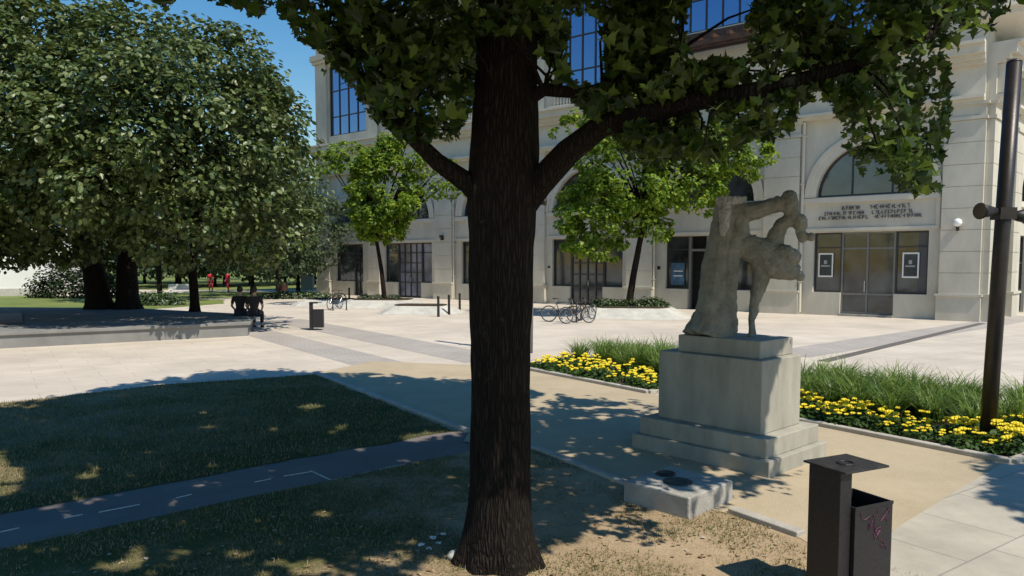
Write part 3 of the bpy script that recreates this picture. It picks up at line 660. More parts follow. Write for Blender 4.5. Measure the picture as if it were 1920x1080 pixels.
# ------------------------------------------------------------ other trees
def crown_points(c,r,nclump,perclump,cr,seed,low=-.6,front=True):
    rd=random.Random(seed); out=[];O=[]
    for _ in range(nclump):
        while True:
            d=Vector((rd.gauss(0,1),rd.gauss(0,1),rd.gauss(0,1))).normalized()
            if d.z>low: break
        k=rd.uniform(.55,1.0)**.5*(1+.26*noise.noise(d*2.6+Vector((seed,0,0))))
        cc=Vector((c[0]+d.x*r[0]*k,c[1]+d.y*r[1]*k,c[2]+d.z*r[2]*k)); rr=cr*rd.uniform(.5,1.35)
        for _ in range(perclump):
            e=Vector((rd.gauss(0,1),rd.gauss(0,1),rd.gauss(0,1))).normalized()
            if e.dot(d)<-.35: e=-e
            q=rd.uniform(.7,1.05)
            p=cc+Vector((e.x,e.y,e.z*.7))*rr*q
            out.append(tuple(p)); O.append(tuple((e+d*.4).normalized()))
    return out,np.array(O)
def fol_tree(name,base,trunks,crowns,leaf,m,label,group=None,bark=BARK,seed=0,cat='tree'):
    t=empty(name,base,0,label,cat,group); b=Vector(base)
    for pts_,r0,r1 in trunks: trunk_mesh('trunk',[Vector(p) for p in pts_],[r0+(r1-r0)*i/(len(pts_)-1) for i in range(len(pts_))],bark,t,16,.05,seed)
    P=[];O=[]
    for k,(c,r,nc_,pc,cr,low) in enumerate(crowns):
        p,o=crown_points(c,r,nc_,pc,cr,seed+k*7+1,low); P+=p;O.append(o)
        # limbs
        tr=trunks[min(k,len(trunks)-1)][0]; g=G()
        for j in range(7):
            a=j*2.4+seed; q0=Vector(tr[-1]); q1=Vector((c[0]+math.cos(a)*r[0]*.6,c[1]+math.sin(a)*r[1]*.6,c[2]+r[2]*random.uniform(-.1,.5)))
            g.tube([q0,q0.lerp(q1,.5)+Vector((0,0,.1*r[2])),q1],[trunks[min(k,len(trunks)-1)][2]*.7,trunks[min(k,len(trunks)-1)][2]*.4,.02],6)
        g.build('limbs',bark,t)
    leaf_mesh('crown',P,leaf,m,t,'card',.35,.3,outdir=np.concatenate(O),seed=seed)
    return t
LF_DARK=leafmat('dense tree leaves',[(.028,.048,.010),(.055,.088,.018),(.095,.135,.030),(.19,.225,.085)],.42,.2,.5)
LF_MID=leafmat('mid green leaves',[(.03,.06,.018),(.05,.085,.026),(.08,.12,.04)],.4,.2,.6)
LF_BRT=leafmat('bright young leaves',[(.045,.10,.010),(.10,.18,.014),(.17,.27,.022),(.28,.36,.04)],.5,.45,.4)
LF_FAR=leafmat('park tree leaves',[(.035,.06,.025),(.055,.085,.035),(.085,.12,.05)],.5,.2,.4)
b1=pl(212,579,.46)
fol_tree('dense_tree',(b1.x,b1.y,.46),[([(-.55,0,-.05),(-.75,0,1.6),(-1.5,-.2,4.2)],.55,.3),([(.62,0,-.05),(.6,.1,1.5),(.9,0,4.2)],.5,.3)],
  [((-4.8,-6.0,6.9),(7.4,6.6,6.2),560,62,.95,-.8),((-6,-6.5,3.6),(5.5,5,2.2),150,46,.8,-.9),((-1.5,-6.0,3.3),(4.5,4.0,1.6),120,46,.65,-.95),((.5,-6.4,6.2),(5.4,5.4,4.4),420,60,.85,-.78),((-7,-4,11),(6,5.5,4.5),190,46,1.0,-.3)],.215,LF_DARK,'huge dense tree with a dark double trunk at the far left behind the stone terrace',seed=3)
b2=pl(366,584,.46)
fol_tree('round_tree',(b2.x,b2.y,.46),[([(0,0,-.05),(-.05,0,1.5),(.1,0,3.4)],.19,.13)],[((1.5,-5.3,5.9),(4.2,4.4,3.7),430,60,.72,-.8),((1,-3.5,5.6),(3,3,3),120,50,.8,-.9),((2.2,-4.2,3.2),(3.2,3.0,1.5),110,46,.6,-.95),((2.6,-1.0,4.6),(3.0,2.8,2.8),110,42,.6,-.6)],.195,LF_DARK,'rounded tree on a single straight dark trunk right of the double-trunked tree',seed=9)
b3=pl(300,566)
fol_tree('park_tree',(b3.x,b3.y,0),[([(0,0,-.05),(0,0,2.6),(0,0,4.2)],.16,.1)],[((0,0,6.5),(4.2,4.2,3.4),150,36,.9,-.7)],.26,LF_FAR,'slim park tree just right of the double trunk, beyond the terrace','trees in the park behind the square',seed=14)
park=[(472,545,58,9,5.2,'tall park tree rising straight above the seated pair'),(520,545,52,8.5,4.6,'park tree standing behind the dark brown park bin'),(558,548,60,9.5,5,'thin-trunked park tree next to the corner of the building'),(420,530,85,12,6.5,'large far park tree behind the two people in red'),(330,530,90,12,7,'broad far park tree behind the white bench'),(180,530,95,13,8,'big far tree seen under the dense crown behind the dark hedge'),(500,528,110,14,8,'farthest tall tree closing the view down the park path'),(590,528,88,11,6,'far tree hidden partly by the edge of the building'),(250,528,120,14,9,'deep background tree between the left trunks')]
words=['leftmost far tree of the dark wood behind the white house','far tree of the dark wood second from the left','far tree of the wood behind the hedge shrub','far tree of the wood seen between the double trunk','far tree of the wood right of the double trunk','far tree of the wood behind the single straight trunk','far tree of the wood left of the people in red','far tree of the wood right of the people in red','far tree of the wood above the seated pair','far tree of the wood above the park path','far tree of the wood next to the building corner']
for k,lab in enumerate(words): park.append((-60+k*66,528,72+(k*37%17),8.5,5.2,lab))
for i,(px,py,dd,hh,rr_,lab) in enumerate(park):
    d=dp(px,493,dd); fol_tree('park_tree',(d.x,d.y,0),[([(0,0,-.05),(0,0,2.2),(0,0,hh*.5)],.17,.1)],[((0,0,hh*.56),(rr_,rr_,hh*.45),150,30,1.3 if dd>70 else .9,-.9)],.42 if dd>70 else .27,LF_FAR,lab,'trees in the park behind the square',seed=20+i)
# sidewalk maples in planters
def sloped_planter(name,c,rx,ry,h,label,rz=0):
    t=empty(name,(c[0],c[1],0),rz,label,'planter','sloping stone tree planters on the square')
    base=[(-rx,-ry*.55),(-rx*.75,-ry),(rx*.75,-ry),(rx,-ry*.55),(rx,ry*.55),(rx*.75,ry),(-rx*.75,ry),(-rx,ry*.55)]
    g=G(); g.prism([(x,y) for x,y in base],0,h,0,[(x*.68,y*.6) for x,y in base]); g.build('basin',M_CONC2,t,bevel=.02)
    g=G(); g.prism([(x*.60,y*.52) for x,y in base],h-.02,h+.05); g.build('soil',M_SOIL,t); return t
T_AZ=math.atan2(T1.y,T1.x)
pA=(5.35,33.6); sloped_planter('tree_planter',pA,2.7,2.0,.42,'sloping stone planter right of the parked bicycles, in the shade of its tree',T_AZ*0+R(-8))
fol_tree('planter_tree',(pA[0],pA[1],.42),[([(-.1,0,-.05),(.1,0,1.4),(.45,0,3.3),(.5,0,4.0)],.17,.1)],
  [((-.5,-.3,6.6),(2.6,2.4,3.3),190,44,.5,-.9),((-1.7,-.5,3.9),(1.6,1.3,1.8),120,42,.42,-.9),((-.2,-.4,6.3),(1.6,1.3,2.6),80,42,.5,-.9),((2.2,-.3,5.6),(1.8,1.5,1.5),90,40,.42,-.85),((4.3,-.2,7.0),(1.7,1.4,1.5),80,38,.4,-.8),((.9,-.4,3.4),(.8,.7,.5),14,30,.3,-.7)],.19,LF_BRT,'bright green maple leaning from the planter behind the bicycles',seed=31)
pB=(-7.1,41.0); sloped_planter('tree_planter',pB,2.6,1.9,.4,'low planter at the foot of the leaning small maple near the building',T_AZ*0+R(-8))
fol_tree('planter_tree',(pB[0],pB[1],.4),[([(.1,0,-.05),(-.05,0,1.6),(-.3,0,3.2)],.14,.09)],
  [((.1,-.4,5.7),(1.75,1.6,2.9),150,42,.45,-.95),((-.1,-.4,5.0),(1.1,1.0,2.2),40,40,.4,-.9),((-1.9,-.3,7.3),(1.9,1.6,.9),50,36,.4,-.7),((1.2,-.2,7.6),(1.7,1.4,1.2),50,36,.45,-.7),((0,-.3,4.2),(1.4,1.3,1.1),50,36,.4,-.7),((3.2,0,6.4),(1.2,1.0,1.1),30,36,.4,-.7)],.2,LF_BRT,'small bright yellow-green maple in front of the left end of the building',seed=37)
pC=(-4.4,36.0); sloped_planter('stone_planter',pC,2.0,1.4,.36,'treeless sunlit stone planter left of the dark bollards',R(-8))
pD=(-10.3,42.5); sloped_planter('stone_planter',pD,2.2,1.3,.34,'sunlit stone planter edge behind the far litter bin',R(-8))
# tree outside the frame on the right: its shade reaches the pavement
fol_tree('shade_tree',(10.3,2.3,0),[([(0,0,-.05),(0,0,2.2),(-.1,.1,4.2)],.22,.15)],[((-.45,1.4,6.2),(1.7,1.7,1.4),110,46,.5,-.8)],.2,LF_MID,'shade tree outside the right edge of the view','tree',seed=51)
# hedges and shrubs
def shrub(name,c,r,n_,leaf,m,label,group=None,cat='shrub',seed=0):
    t=empty(name,(c[0],c[1],c[2]),0,label,cat,group); rd=random.Random(seed); P=[];O=[]
    for _ in range(n_):
        d=Vector((rd.gauss(0,1),rd.gauss(0,1),abs(rd.gauss(0,1)))).normalized(); k=rd.uniform(.6,1.05)*(1+.2*noise.noise(d*3+Vector((seed,1,0))))
        P.append((d.x*r[0]*k,d.y*r[1]*k,d.z*r[2]*k)); O.append(tuple(d))
    leaf_mesh('leaves',P,leaf,m,t,'card',.3,.3,outdir=np.array(O),seed=seed)
    g=G()
    for k in range(7):
        a=k*.9; g.tube([(0,0,0),(math.cos(a)*r[0]*.5,math.sin(a)*r[1]*.5,r[2]*.7)],[.03,.01],5)
    g.build('stems',BARK2,t)
hp=pl(150,558); shrub('dark_shrub',(hp.x,hp.y,0),(3.6,1.8,2.5),3600,.22,leafmat('hedge leaves',[(.012,.024,.007),(.022,.04,.012),(.035,.055,.018)],.7,.1,.15),'dark rounded hedge shrub between the white house and the double trunk',None,'shrub',61)
hp=pl(285,572); shrub('dark_shrub',(hp.x,hp.y,0),(1.9,1.1,.75),1500,.16,LF_MID,'low spreading green shrub right of the double trunk',None,'shrub',62)
for k,(dx,dy,s_) in enumerate([(-1.2,-.1,.4),(-.6,.15,.35),(0,-.15,.38),(.7,.1,.42),(1.25,-.05,.3),(1.1,.3,.45)]):
    shrub('planter_shrub',(pA[0]+dx,pA[1]+dy,.44),(.55,.5,s_),260,.12,LF_MID,['leftmost dark shrub in the planter behind the bicycles','small dark shrub left of the leaning trunk in the planter','low shrub at the foot of the leaning planter trunk','dark shrub just right of the leaning planter trunk','small shrub at the right rim of the shaded planter','tallest shrub right of the trunk in the shaded planter'][k],'shrubs in the shaded tree planter','shrub',70+k)
for k,(dx,dy) in enumerate([(-1.0,0),(-.35,.1),(.6,-.1)]):
    shrub('planter_shrub',(pB[0]+dx,pB[1]+dy,.4),(.5,.4,.3),160,.12,LF_MID,['reddish low shrub at the left of the far maple planter','low shrub left of the small maple trunk','low shrub right of the small maple trunk'][k],'shrubs in the far maple planter','shrub',80+k)
hp=pl(556,560); shrub('park_hedge',(hp.x,hp.y,0),(3.3,.8,.5),1500,.16,LF_MID,'low clipped hedge by the park path left of the building corner',None,'hedge',90)

# ------------------------------------------------------------ terrace with people
PL=[(-8.7,24.5),(-14.3,20.9),(-21,16.5),(-30,24),(-26,33.0),(-16.5,32.2),(-9.75,28.1)]
t=empty('stone_terrace',(-15,26,0),0,'long low grey stone seating terrace under the dense trees at left','terrace')
g=G(); g.prism([(x+15,y-26) for x,y in PL],0,.36); g.build('front_wall',M_PLAT,t)
ctr=Vector((-17,26)); g=G(); g.prism([(x+15+(x-ctr.x)*.012,y-26+(y-ctr.y)*.012) for x,y in PL],.363,.46); g.build('coping_slab',M_PLAT,t,bevel=.015)
hq=[pl(0,588,.46),pl(40,587,.46),pl(44,607,.46),pl(-60,612,.46),pl(-60,590,.46)]
g=G(); g.prism([(p.x+15,p.y-26) for p in (hq[3],hq[2],hq[1],hq[4])],.461,.48); g.build('access_hatch',mat('dark hatch steel',(.03,.035,.035),.6),t)

SKIN=mat('skin',(.42,.26,.19),.6)
def person(loc,rz,label,pose,hs,top,bot,hair,group=None,sc=1.0,shoe=(.02,.02,.02)):
    """hs: dict joint->xyz ; figure faces -Y"""
    t=empty('person',loc,rz,label,'person',group); t.scale=(sc,sc,sc)
    def skin(name,verts,edges,m,sub=2):
        me=bpy.data.meshes.new(name); me.from_pydata([v[:3] for v in verts],edges,[]); o=link(name,me,t,m)
        md=o.modifiers.new('skin','SKIN'); md.use_smooth_shade=True
        me.skin_vertices.new() if not len(me.skin_vertices) else None
        for i,v in enumerate(verts): me.skin_vertices[0].data[i].radius=(v[3],v[4] if len(v)>4 else v[3])
        me.skin_vertices[0].data[0].use_root=True
        s_=o.modifiers.new('sub','SUBSURF'); s_.levels=sub; s_.render_levels=sub; return o
    h=hs; V=[h['pelvis']+(.12,.10),h['waist']+(.11,.09),h['chest']+(.14,.10),h['neck']+(.05,.05),h['head0']+(.062,.07),h['head1']+(.078,.095),h['head2']+(.06,.07)]
    E=[(0,1),(1,2),(2,3),(3,4),(4,5),(5,6)]
    for s_ in ('L','R'):
        k=len(V); V+=[h['sh'+s_]+(.05,),h['el'+s_]+(.038,),h['wr'+s_]+(.026,),h['ha'+s_]+(.03,.018)]; E+=[(2,k),(k,k+1),(k+1,k+2),(k+2,k+3)]
        k=len(V); V+=[h['hip'+s_]+(.085,),h['kn'+s_]+(.055,),h['an'+s_]+(.038,),h['to'+s_]+(.035,)]; E+=[(0,k),(k,k+1),(k+1,k+2),(k+2,k+3)]
    skin('body',V,E,SKIN)
    def w(v,a): return v[:3]+tuple(q+a for q in v[3:])
    sv=[w(V[0],.012),w(V[1],.02),w(V[2],.024),tuple(Vector(h['neck']).lerp(Vector(h['chest']),.25))+(.085,.085)]; se=[(0,1),(1,2),(2,3)]
    for s_ in ('L','R'):
        k=len(sv); a=Vector(h['sh'+s_]); b=Vector(h['el'+s_]); sv+=[tuple(a)+(.066,),tuple(a.lerp(b,.8))+(.055,)]; se+=[(2,k),(k,k+1)]
    skin('shirt',sv,se,mat('cloth %.2f %.2f %.2f'%top,top,.9))
    sv=[w(V[0],.02)]; se=[]
    for s_ in ('L','R'):
        k=len(sv); sv+=[h['hip'+s_]+(.1,),h['kn'+s_]+(.072,),tuple(Vector(h['kn'+s_]).lerp(Vector(h['an'+s_]),.85))+(.056,)]; se+=[(0,k),(k,k+1),(k+1,k+2)]
    skin('trousers',sv,se,mat('cloth %.2f %.2f %.2f'%bot,bot,.9))
    hh=Vector(h['head1']); g=G(); g.ball((hh.x,hh.y+.022,hh.z+.03),(.09,.105,.11),14,10); g.build('hair',mat('hair %.2f'%hair[0],hair,.8),t,True)
    g=G()
    for s_ in ('L','R'):
        a=Vector(h['an'+s_]);b=Vector(h['to'+s_]); g.tube([a+Vector((0,.03,-.03)),(a+b)/2,b],[.05,.05,.035],8,flat=.8)
    g.build('shoes',mat('shoe',shoe,.7),t,True)
    # face: nose, ears
    g=G(); g.ball((hh.x,hh.y-.10,hh.z-.01),(.014,.02,.025),8,6); g.ball((hh.x-.085,hh.y,hh.z),(.012,.022,.032),8,6); g.ball((hh.x+.085,hh.y,hh.z),(.012,.022,.032),8,6); g.build('face_features',SKIN,t,True)
    return t
sit=dict(pelvis=(0,0,.1),waist=(0,-.02,.3),chest=(0,-.06,.5),neck=(0,-.07,.64),head0=(0,-.08,.70),head1=(0,-.10,.79),head2=(0,-.09,.87),
 shL=(.19,-.05,.56),elL=(.25,-.06,.30),wrL=(.17,-.27,.17),haL=(.13,-.35,.16),shR=(-.19,-.05,.56),elR=(-.25,-.06,.30),wrR=(-.17,-.27,.17),haR=(-.13,-.35,.16),
 hipL=(.10,-.05,.1),knL=(.13,-.48,.09),anL=(.12,-.5,-.33),toL=(.13,-.66,-.41),hipR=(-.10,-.05,.1),knR=(-.13,-.48,.09),anR=(-.12,-.5,-.33),toR=(-.13,-.66,-.41))
stand=dict(pelvis=(0,0,.93),waist=(0,0,1.12),chest=(0,-.01,1.32),neck=(0,0,1.48),head0=(0,-.01,1.54),head1=(0,-.02,1.63),head2=(0,-.02,1.71),
 shL=(.19,0,1.4),elL=(.24,.03,1.12),wrL=(.25,-.08,.90),haL=(.24,-.12,.82),shR=(-.19,0,1.4),elR=(-.24,.03,1.12),wrR=(-.25,-.08,.90),haR=(-.24,-.12,.82),
 hipL=(.10,0,.9),knL=(.12,-.08,.5),anL=(.11,.02,.09),toL=(.12,-.14,.04),hipR=(-.10,0,.9),knR=(-.11,.05,.5),anR=(-.11,.18,.1),toR=(-.11,.03,.04))
e1=Vector((-9.0,25.9)); 
person((-10.05,27.55,.46),R(196),'seated person at left of the pair on the terrace edge, dark top, back turned',0,sit,(.018,.016,.018),(.03,.03,.045),(.02,.015,.012),sc=1.18)
person((-9.45,27.3,.46),R(186),'seated person at right of the pair on the terrace edge, grey-brown top, back turned',0,sit,(.028,.022,.022),(.02,.02,.03),(.03,.02,.015),sc=1.18)
d=dp(394,493,62); person((d.x,d.y,0),R(20),'left one of two distant people in red, walking in the park',0,stand,(.75,.03,.05),(.45,.03,.06),(.5,.45,.4))
d=dp(426,493,62); person((d.x,d.y,0),R(-30),'right one of two distant people dressed all in red in the park',0,stand,(.8,.03,.06),(.7,.03,.06),(.12,.03,.02))

# white house, bench, park bins
d=pl(-60,556); t=empty('white_house',(d.x,d.y,0),R(14),'plain white house wall far left beyond the lawn','house')
g=G(); g.box(-9,5.2,0,9,.55,6.5); g.build('wall',M_WHITE,t); g=G(); g.box(-9.05,5.25,-.05,9.05,0,.55); g.build('plinth',M_CONC2,t)
g=G(); g.add([(-9.5,-.5,6.5),(5.7,-.5,6.5),(5.7,9.5,6.5),(-9.5,9.5,6.5),(-9,4.5,9),(5.2,4.5,9)],[(0,1,5,4),(1,2,5),(2,3,4,5),(3,0,4),(0,3,2,1)]); g.build('roof',mat('brown roof tiles',(.2,.08,.05),.8),t)
for x in (-6,-2,3): 
    g=G(); g.box(x-.7,x+.7,-.06,0,3.2,5); g.build('window',M_FRAME,t)
def bench(loc,rz,label,col):
    t=empty('park_bench',loc,rz,label,'bench'); m=mat('bench %s'%label[:6],col,.7)
    g=G(); [g.box(-.95,.95,-.22+k*.12,-.12+k*.12,.42,.46) for k in range(4)]; g.build('seat',m,t)
    g=G(); [g.box(-.95,.95,.26,.3,.58+k*.14,.69+k*.14) for k in range(3)]; g.build('backrest',m,t)
    for x in (-.8,.8): g=G(); g.box(x-.04,x+.04,-.2,-.13,0,.42); g.box(x-.04,x+.04,.3,.36,0,.95); g.box(x-.04,x+.04,-.2,.3,.36,.42); g.build('leg',M_CONC2,t)
d=pl(342,560); bench((d.x,d.y,0),R(10),'white park bench on the lawn between the trees at left',(.75,.74,.7))
# ------------------------------------------------------------ litter bins
PB=math.atan2(.43,.9)
def bin_(loc,rz,label):
    t=empty('litter_bin',loc,rz,label,'litter bin','square steel litter bins')
    g=G(); W,D,z0,z1,th=.37,.33,.1,.74,.012
    for a in ((0,W,0,th),(0,W,D-th,D),(0,th,th,D-th),(W-th,W,th,D-th)): g.box(a[0],a[1],a[2],a[3],z0,z1)
    g.box(th,W-th,th,D-th,z0,z0+.02); g.box(-.004,W+.004,-.004,.001,z1-.02,z1+.003)
    g.build('body',M_METAL,t)
    g=G(); g.box(-.115,-.005,.03,D-.03,0,.985); g.build('post',M_METAL,t,bevel=.004)
    g=G(); g.box(-.12,.31,-.01,D+.02,.987,1.002); g.build('cover_plate',mat('scuffed dark steel top',(.05,.045,.042),.45,.5,12,.5,.1,40),t,bevel=.003)
    g=G(); g.box(.0,.17,.07,.22,.955,.986); g.torus((.08,.16,1.004),(0,0,1),.055,.008,16,6); g.build('ashtray',M_METAL,t)
    return t
b=bin_((2.33,4.96,0),PB,'dark steel litter bin with flat cover plate in the right foreground')
o=copy_tree(b); o.location=(-7.1,26.5,0); o.rotation_euler=(0,0,R(8)); o['label']='distant dark litter bin alone on the sunny square left of the tree trunk'
# faint purple scrawl on the near bin
g=G(); rr=random.Random(2)
for k in range(9):
    x=.1+rr.random()*.2; z=.42+rr.random()*.25; pts_=[(x,-.003,z)]
    for _ in range(5): x=min(.33,max(.05,x+rr.uniform(-.05,.05))); z=min(.7,max(.35,z+rr.uniform(-.05,.05))); pts_.append((x,-.003,z))
    g.tube(pts_,.0022,4)
g.build('scrawl',mat('purple marker',(.12,.02,.07),.6),b)
d=pl(533,556); q=empty('park_bin',(d.x,d.y,0),0,'brown wooden park bin on a post beside the park path','litter bin'); g=G(); g.box(-.22,.22,-.2,.2,.4,1.0); g.box(-.19,.19,-.17,.17,1.0,1.01); g.build('body',M_WOOD,q); g=G(); g.box(-.16,-.08,-.04,.04,0,.4); g.build('post',M_METAL,q)
d=pl(577,546); q=empty('utility_box',(d.x,d.y,0),0,'pale grey-green cabinet on the park lawn near the building corner','cabinet'); g=G(); g.box(-.5,.5,-.3,.3,.1,1.35); g.build('body',mat('pale green cabinet',(.35,.40,.33),.6),q,bevel=.02); g=G(); g.box(-.55,.55,-.35,.35,1.36,1.42); g.build('lid',M_GREYM,q)

# ------------------------------------------------------------ lamp posts
def floodpole(base,top,r0,heads,label,m):
    t=empty('floodlight_pole',(base[0],base[1],0),0,label,'floodlight pole'); b=Vector((base[0],base[1],0)); tv=Vector(top)-b
    g=G(); g.tube([(0,0,0),tv*.5,tv],[r0,r0*.97,r0*.93],20); g.lathe([(r0*.9,0),(r0*.9,.02),(r0*.3,.05)],16,tuple(tv)); g.build('pole',m,t,True)
    for z,dx,dy,L in heads:
        c=tv*(z/tv.z); dv=Vector((dx,dy,0)).normalized(); s0=c+dv*r0*.9
        g=G(); g.tube([s0,s0+dv*.1],[.03,.03],8); g.box(c.x-r0*1.1,c.x+r0*1.1,c.y-r0*1.1,c.y+r0*1.1,z-.05,z+.05); g.build('bracket',m,t)
        h0=s0+dv*.06; g=G(); g.tube([h0,h0+dv*L*.5,h0+dv*L*.8,h0+dv*L],[.05,.075,.085,.105],16); hd=g.build('floodlight',M_METAL,t,True)
        g=G(); g.tube([h0+dv*(L+.001),h0+dv*(L+.006)],[.09,.09],16); g.build('lens',mat('lamp lens',(.05,.035,.03),.1),hd)
    return t
base=pl(1850,838); top=dp(1902,118,9.55)
floodpole(base,top,.095,[(3.05,-1,-.35,.26),(3.0,1,.2,.2)],'thick dark brown floodlight pole standing in the right flower bed',M_POLE)
base=pl(992,662); top=dp(997,250,20.0)
floodpole(base,top,.1,[(4.0,1,-.3,.26)],'grey floodlight pole mostly hidden behind the big tree trunk',M_GREYM)

# ------------------------------------------------------------ bollards, cycle hoops, bicycles
bl=None
for k,(px,py,lab) in enumerate([(822,594,'left and nearest of the three dark bollards left of the trunk'),(842,590,'middle one of the three dark bollards left of the trunk'),(862,585,'rightmost of the three dark bollards, next to the trunk'),(655,569,'lone dark bollard right of the parked far bicycle')]):
    p=pl(px,py)
    if bl is None:
        bl=empty('bollard',p,0,lab,'bollard','dark bollards along the building'); g=G(); g.lathe([(.065,0),(.06,.04),(.055,.8),(.05,.84)],14); g.build('post',M_METAL,bl,True)
        g=G(); g.lathe([(.065,.84),(.065,.87),(.05,.92),(.02,.94)],14); g.build('cap',M_METAL,bl,True); o=bl
    else:
        o=copy_tree(bl); o.location=p; o['label']=lab
def bicycle(loc,rz,label,col,lean=0):
    t=empty('bicycle',loc,rz,label,'bicycle','bicycles parked on the square'); t.rotation_euler=(R(lean),0,rz)
    m=mat('cycle frame %.2f'%col[0],col,.35,.3)
    for x in (-.52,.52):
        g=G(); g.torus((x,0,.34),(0,1,0),.318,.02,30,6); w_=g.build('wheel',M_RUB,t,True)
        g=G(); g.torus((x,0,.34),(0,1,0),.295,.008,28,5)
        for k in range(14): a=k*math.pi*2/14; g.tube([(x,.0,.34),(x+.295*math.cos(a),0,.34+.295*math.sin(a))],.002,3)
        g.tube([(x,-.05,.34),(x,.05,.34)],.02,8); g.build('rim',M_CHROME,w_)
    g=G(); bb=(-.08,0,.30); st_=(-.2,0,.80); hd=(.36,0,.83); hb=(.40,0,.70)
    for a,b in ((bb,st_),(st_,hd),(hb,bb)): g.tube([a,b],.018,8)
    for y in (-.04,.04): g.tube([bb,(-.52,y,.34)],.01,6); g.tube([(-.185,0,.74),(-.52,y,.34)],.009,6); g.tube([hb,(.52,y,.34)],.013,6)
    g.tube([hb,hd],.02,8); g.build('frame',m,t,True)
    g=G(); g.tube([st_,(-.225,0,.93)],.014,8); g.build('seat_post',M_CHROME,t)
    g=G(); g.tube([(-.36,0,.955),(-.25,0,.965),(-.08,0,.955)],[.065,.06,.018],8,flat=.4); g.build('saddle',M_RUB,t,True)
    g=G(); g.tube([hd,(.34,0,.98)],.014,8); g.tube([(.30,-.28,.99),(.36,-.1,.98),(.36,.1,.98),(.30,.28,.99)],.012,8); g.build('handlebar',M_RUB,t,True)
    g=G(); g.torus((-.08,-.05,.30),(0,1,0),.09,.008,18,5); g.tube([(-.08,-.06,.30),(.02,-.07,.16)],.01,6); g.tube([(-.08,.06,.30),(-.18,.07,.44)],.01,6); g.box(-.03,.07,-.14,-.07,.14,.17); g.box(-.23,-.13,.07,.14,.43,.46); g.build('crankset',M_METAL,t)
    return t
p=pl(1046,604); bicycle((p.x+.15,p.y,0),R(-12),'left one of the parked bicycles, its whole rear wheel showing against the pale ground',(.02,.02,.025),3)
p=pl(1078,606); bicycle((p.x+.1,p.y-.1,0),R(25),'middle bicycle of the tangle parked by the shaded planter',(.03,.02,.02),-4)
p=pl(1100,601); bicycle((p.x,p.y+.3,0),R(55),'rearmost dark bicycle leaning against the rack left of the planter',(.015,.02,.02),4)
p=pl(628,580); bicycle((p.x,p.y,0),R(75),'distant bicycle locked to a hoop behind the far litter bin',(.03,.03,.03),2)
def hoop(loc,rz,label):
    t=empty('cycle_hoop',loc,rz,label,'cycle stand','tubular cycle stands'); g=G(); g.tube([(-.35,0,0),(-.35,0,.6)]+[(-.35*math.cos(a),0,.6+.28*math.sin(a)) for a in [math.pi*k/8 for k in range(1,8)]]+[(.35,0,.6),(.35,0,0)],.03,8); g.build('tube',M_METAL,t,True)
    g=G(); g.box(-.42,-.28,-.06,.06,0,.012); g.box(.28,.42,-.06,.06,0,.012); g.build('foot_plate',M_METAL,t); return t
p=pl(1086,603); hoop((p.x,p.y+.35,0),R(70),'cycle stand among the bicycles by the planter')
p=pl(637,582); hoop((p.x,p.y,0),R(30),'cycle stand by the left corner of the building')

# ------------------------------------------------------------ statue
M_PED=mat('stained beige stone',(.27,.255,.215),.85,0,3.2,.14,.15,50,.25,(1,1,.3),(.43,.405,.335))
SC=Vector((2.72,9.32,0)); SR=R(42.5)
stt=empty('statue',SC,0,'rough grey stone statue of a bent figure beside a trunk, on a stepped pedestal','statue')
def rot(x,y,a=SR): return (x*math.cos(a)-y*math.sin(a),x*math.sin(a)+y*math.cos(a))
def rb(name,hx,hy,z0,z1,m,bev=.012,parent=stt,off=(0,0)):
    g=G(); P=[(sx*hx+off[0],sy*hy+off[1]) for sx,sy in ((-1,-1),(1,-1),(1,1),(-1,1))]; g.prism([rot(*p) for p in P],z0,z1); return g.build(name,m,parent,bevel=bev)
rb('step',.70,.96,0,.2,M_PED); rb('step',.635,.885,.2,.42,M_PED); rb('pedestal_block',.47,.72,.42,1.28,M_PED,.012); rb('top_slab',.39,.57,1.28,1.49,M_PED,off=(.05,-.05))
EV=Vector((.96,-.28,0)); NV=Vector((.28,.96,0))
def SP(cx,cy,off=0):      # crop pixels -> a point on the plane of the figure
    px=1240+cx/3.484; py=330+cy/3.484; r=ray(px,py); o=SC+NV*off; k=(o-Vector((0,0,0))).dot(NV)/r.dot(NV); p=r*k; return Vector((p.x,p.y,p.z+CAMH))-SC
u=9.3/FPX/3.484   # metres per crop pixel
g=G()
# trunk-like pillar
def tb(l,n=14,flat=1): g.tube([SP(a,b,o) for a,b,o,r in l],[r*u for *_,r in l],n,flat=flat)
tb([(420,145,0,62),(425,260,0,85),(405,420,0,98),(375,600,0,112),(365,800,0,122),(350,960,0,140),(330,1035,0,165)])
tb([(505,185,0,42),(500,330,-.03,60),(450,520,-.08,60),(440,760,-.1,52),(450,1020,-.08,50)])
tb([(240,880,.05,18),(215,960,.03,38),(190,1035,.0,58)]); tb([(300,880,-.1,30),(280,1035,-.12,60)])
# upper arm reaching right and its round end
tb([(470,205,0,58),(560,240,0,66),(660,215,-.02,54),(780,178,-.02,52)]); g.ball(SP(835,170,-.02),(58*u,60*u,78*u)); tb([(845,200,-.02,50),(870,290,-.02,46)])
g.ball(SP(905,305,-.04),(48*u,50*u,58*u)); g.ball(SP(925,395,-.05),(38*u,36*u,38*u)); g.ball(SP(978,397,-.06),(30*u,30*u,32*u)); tb([(880,350,-.02,34),(930,340,-.05,30)])
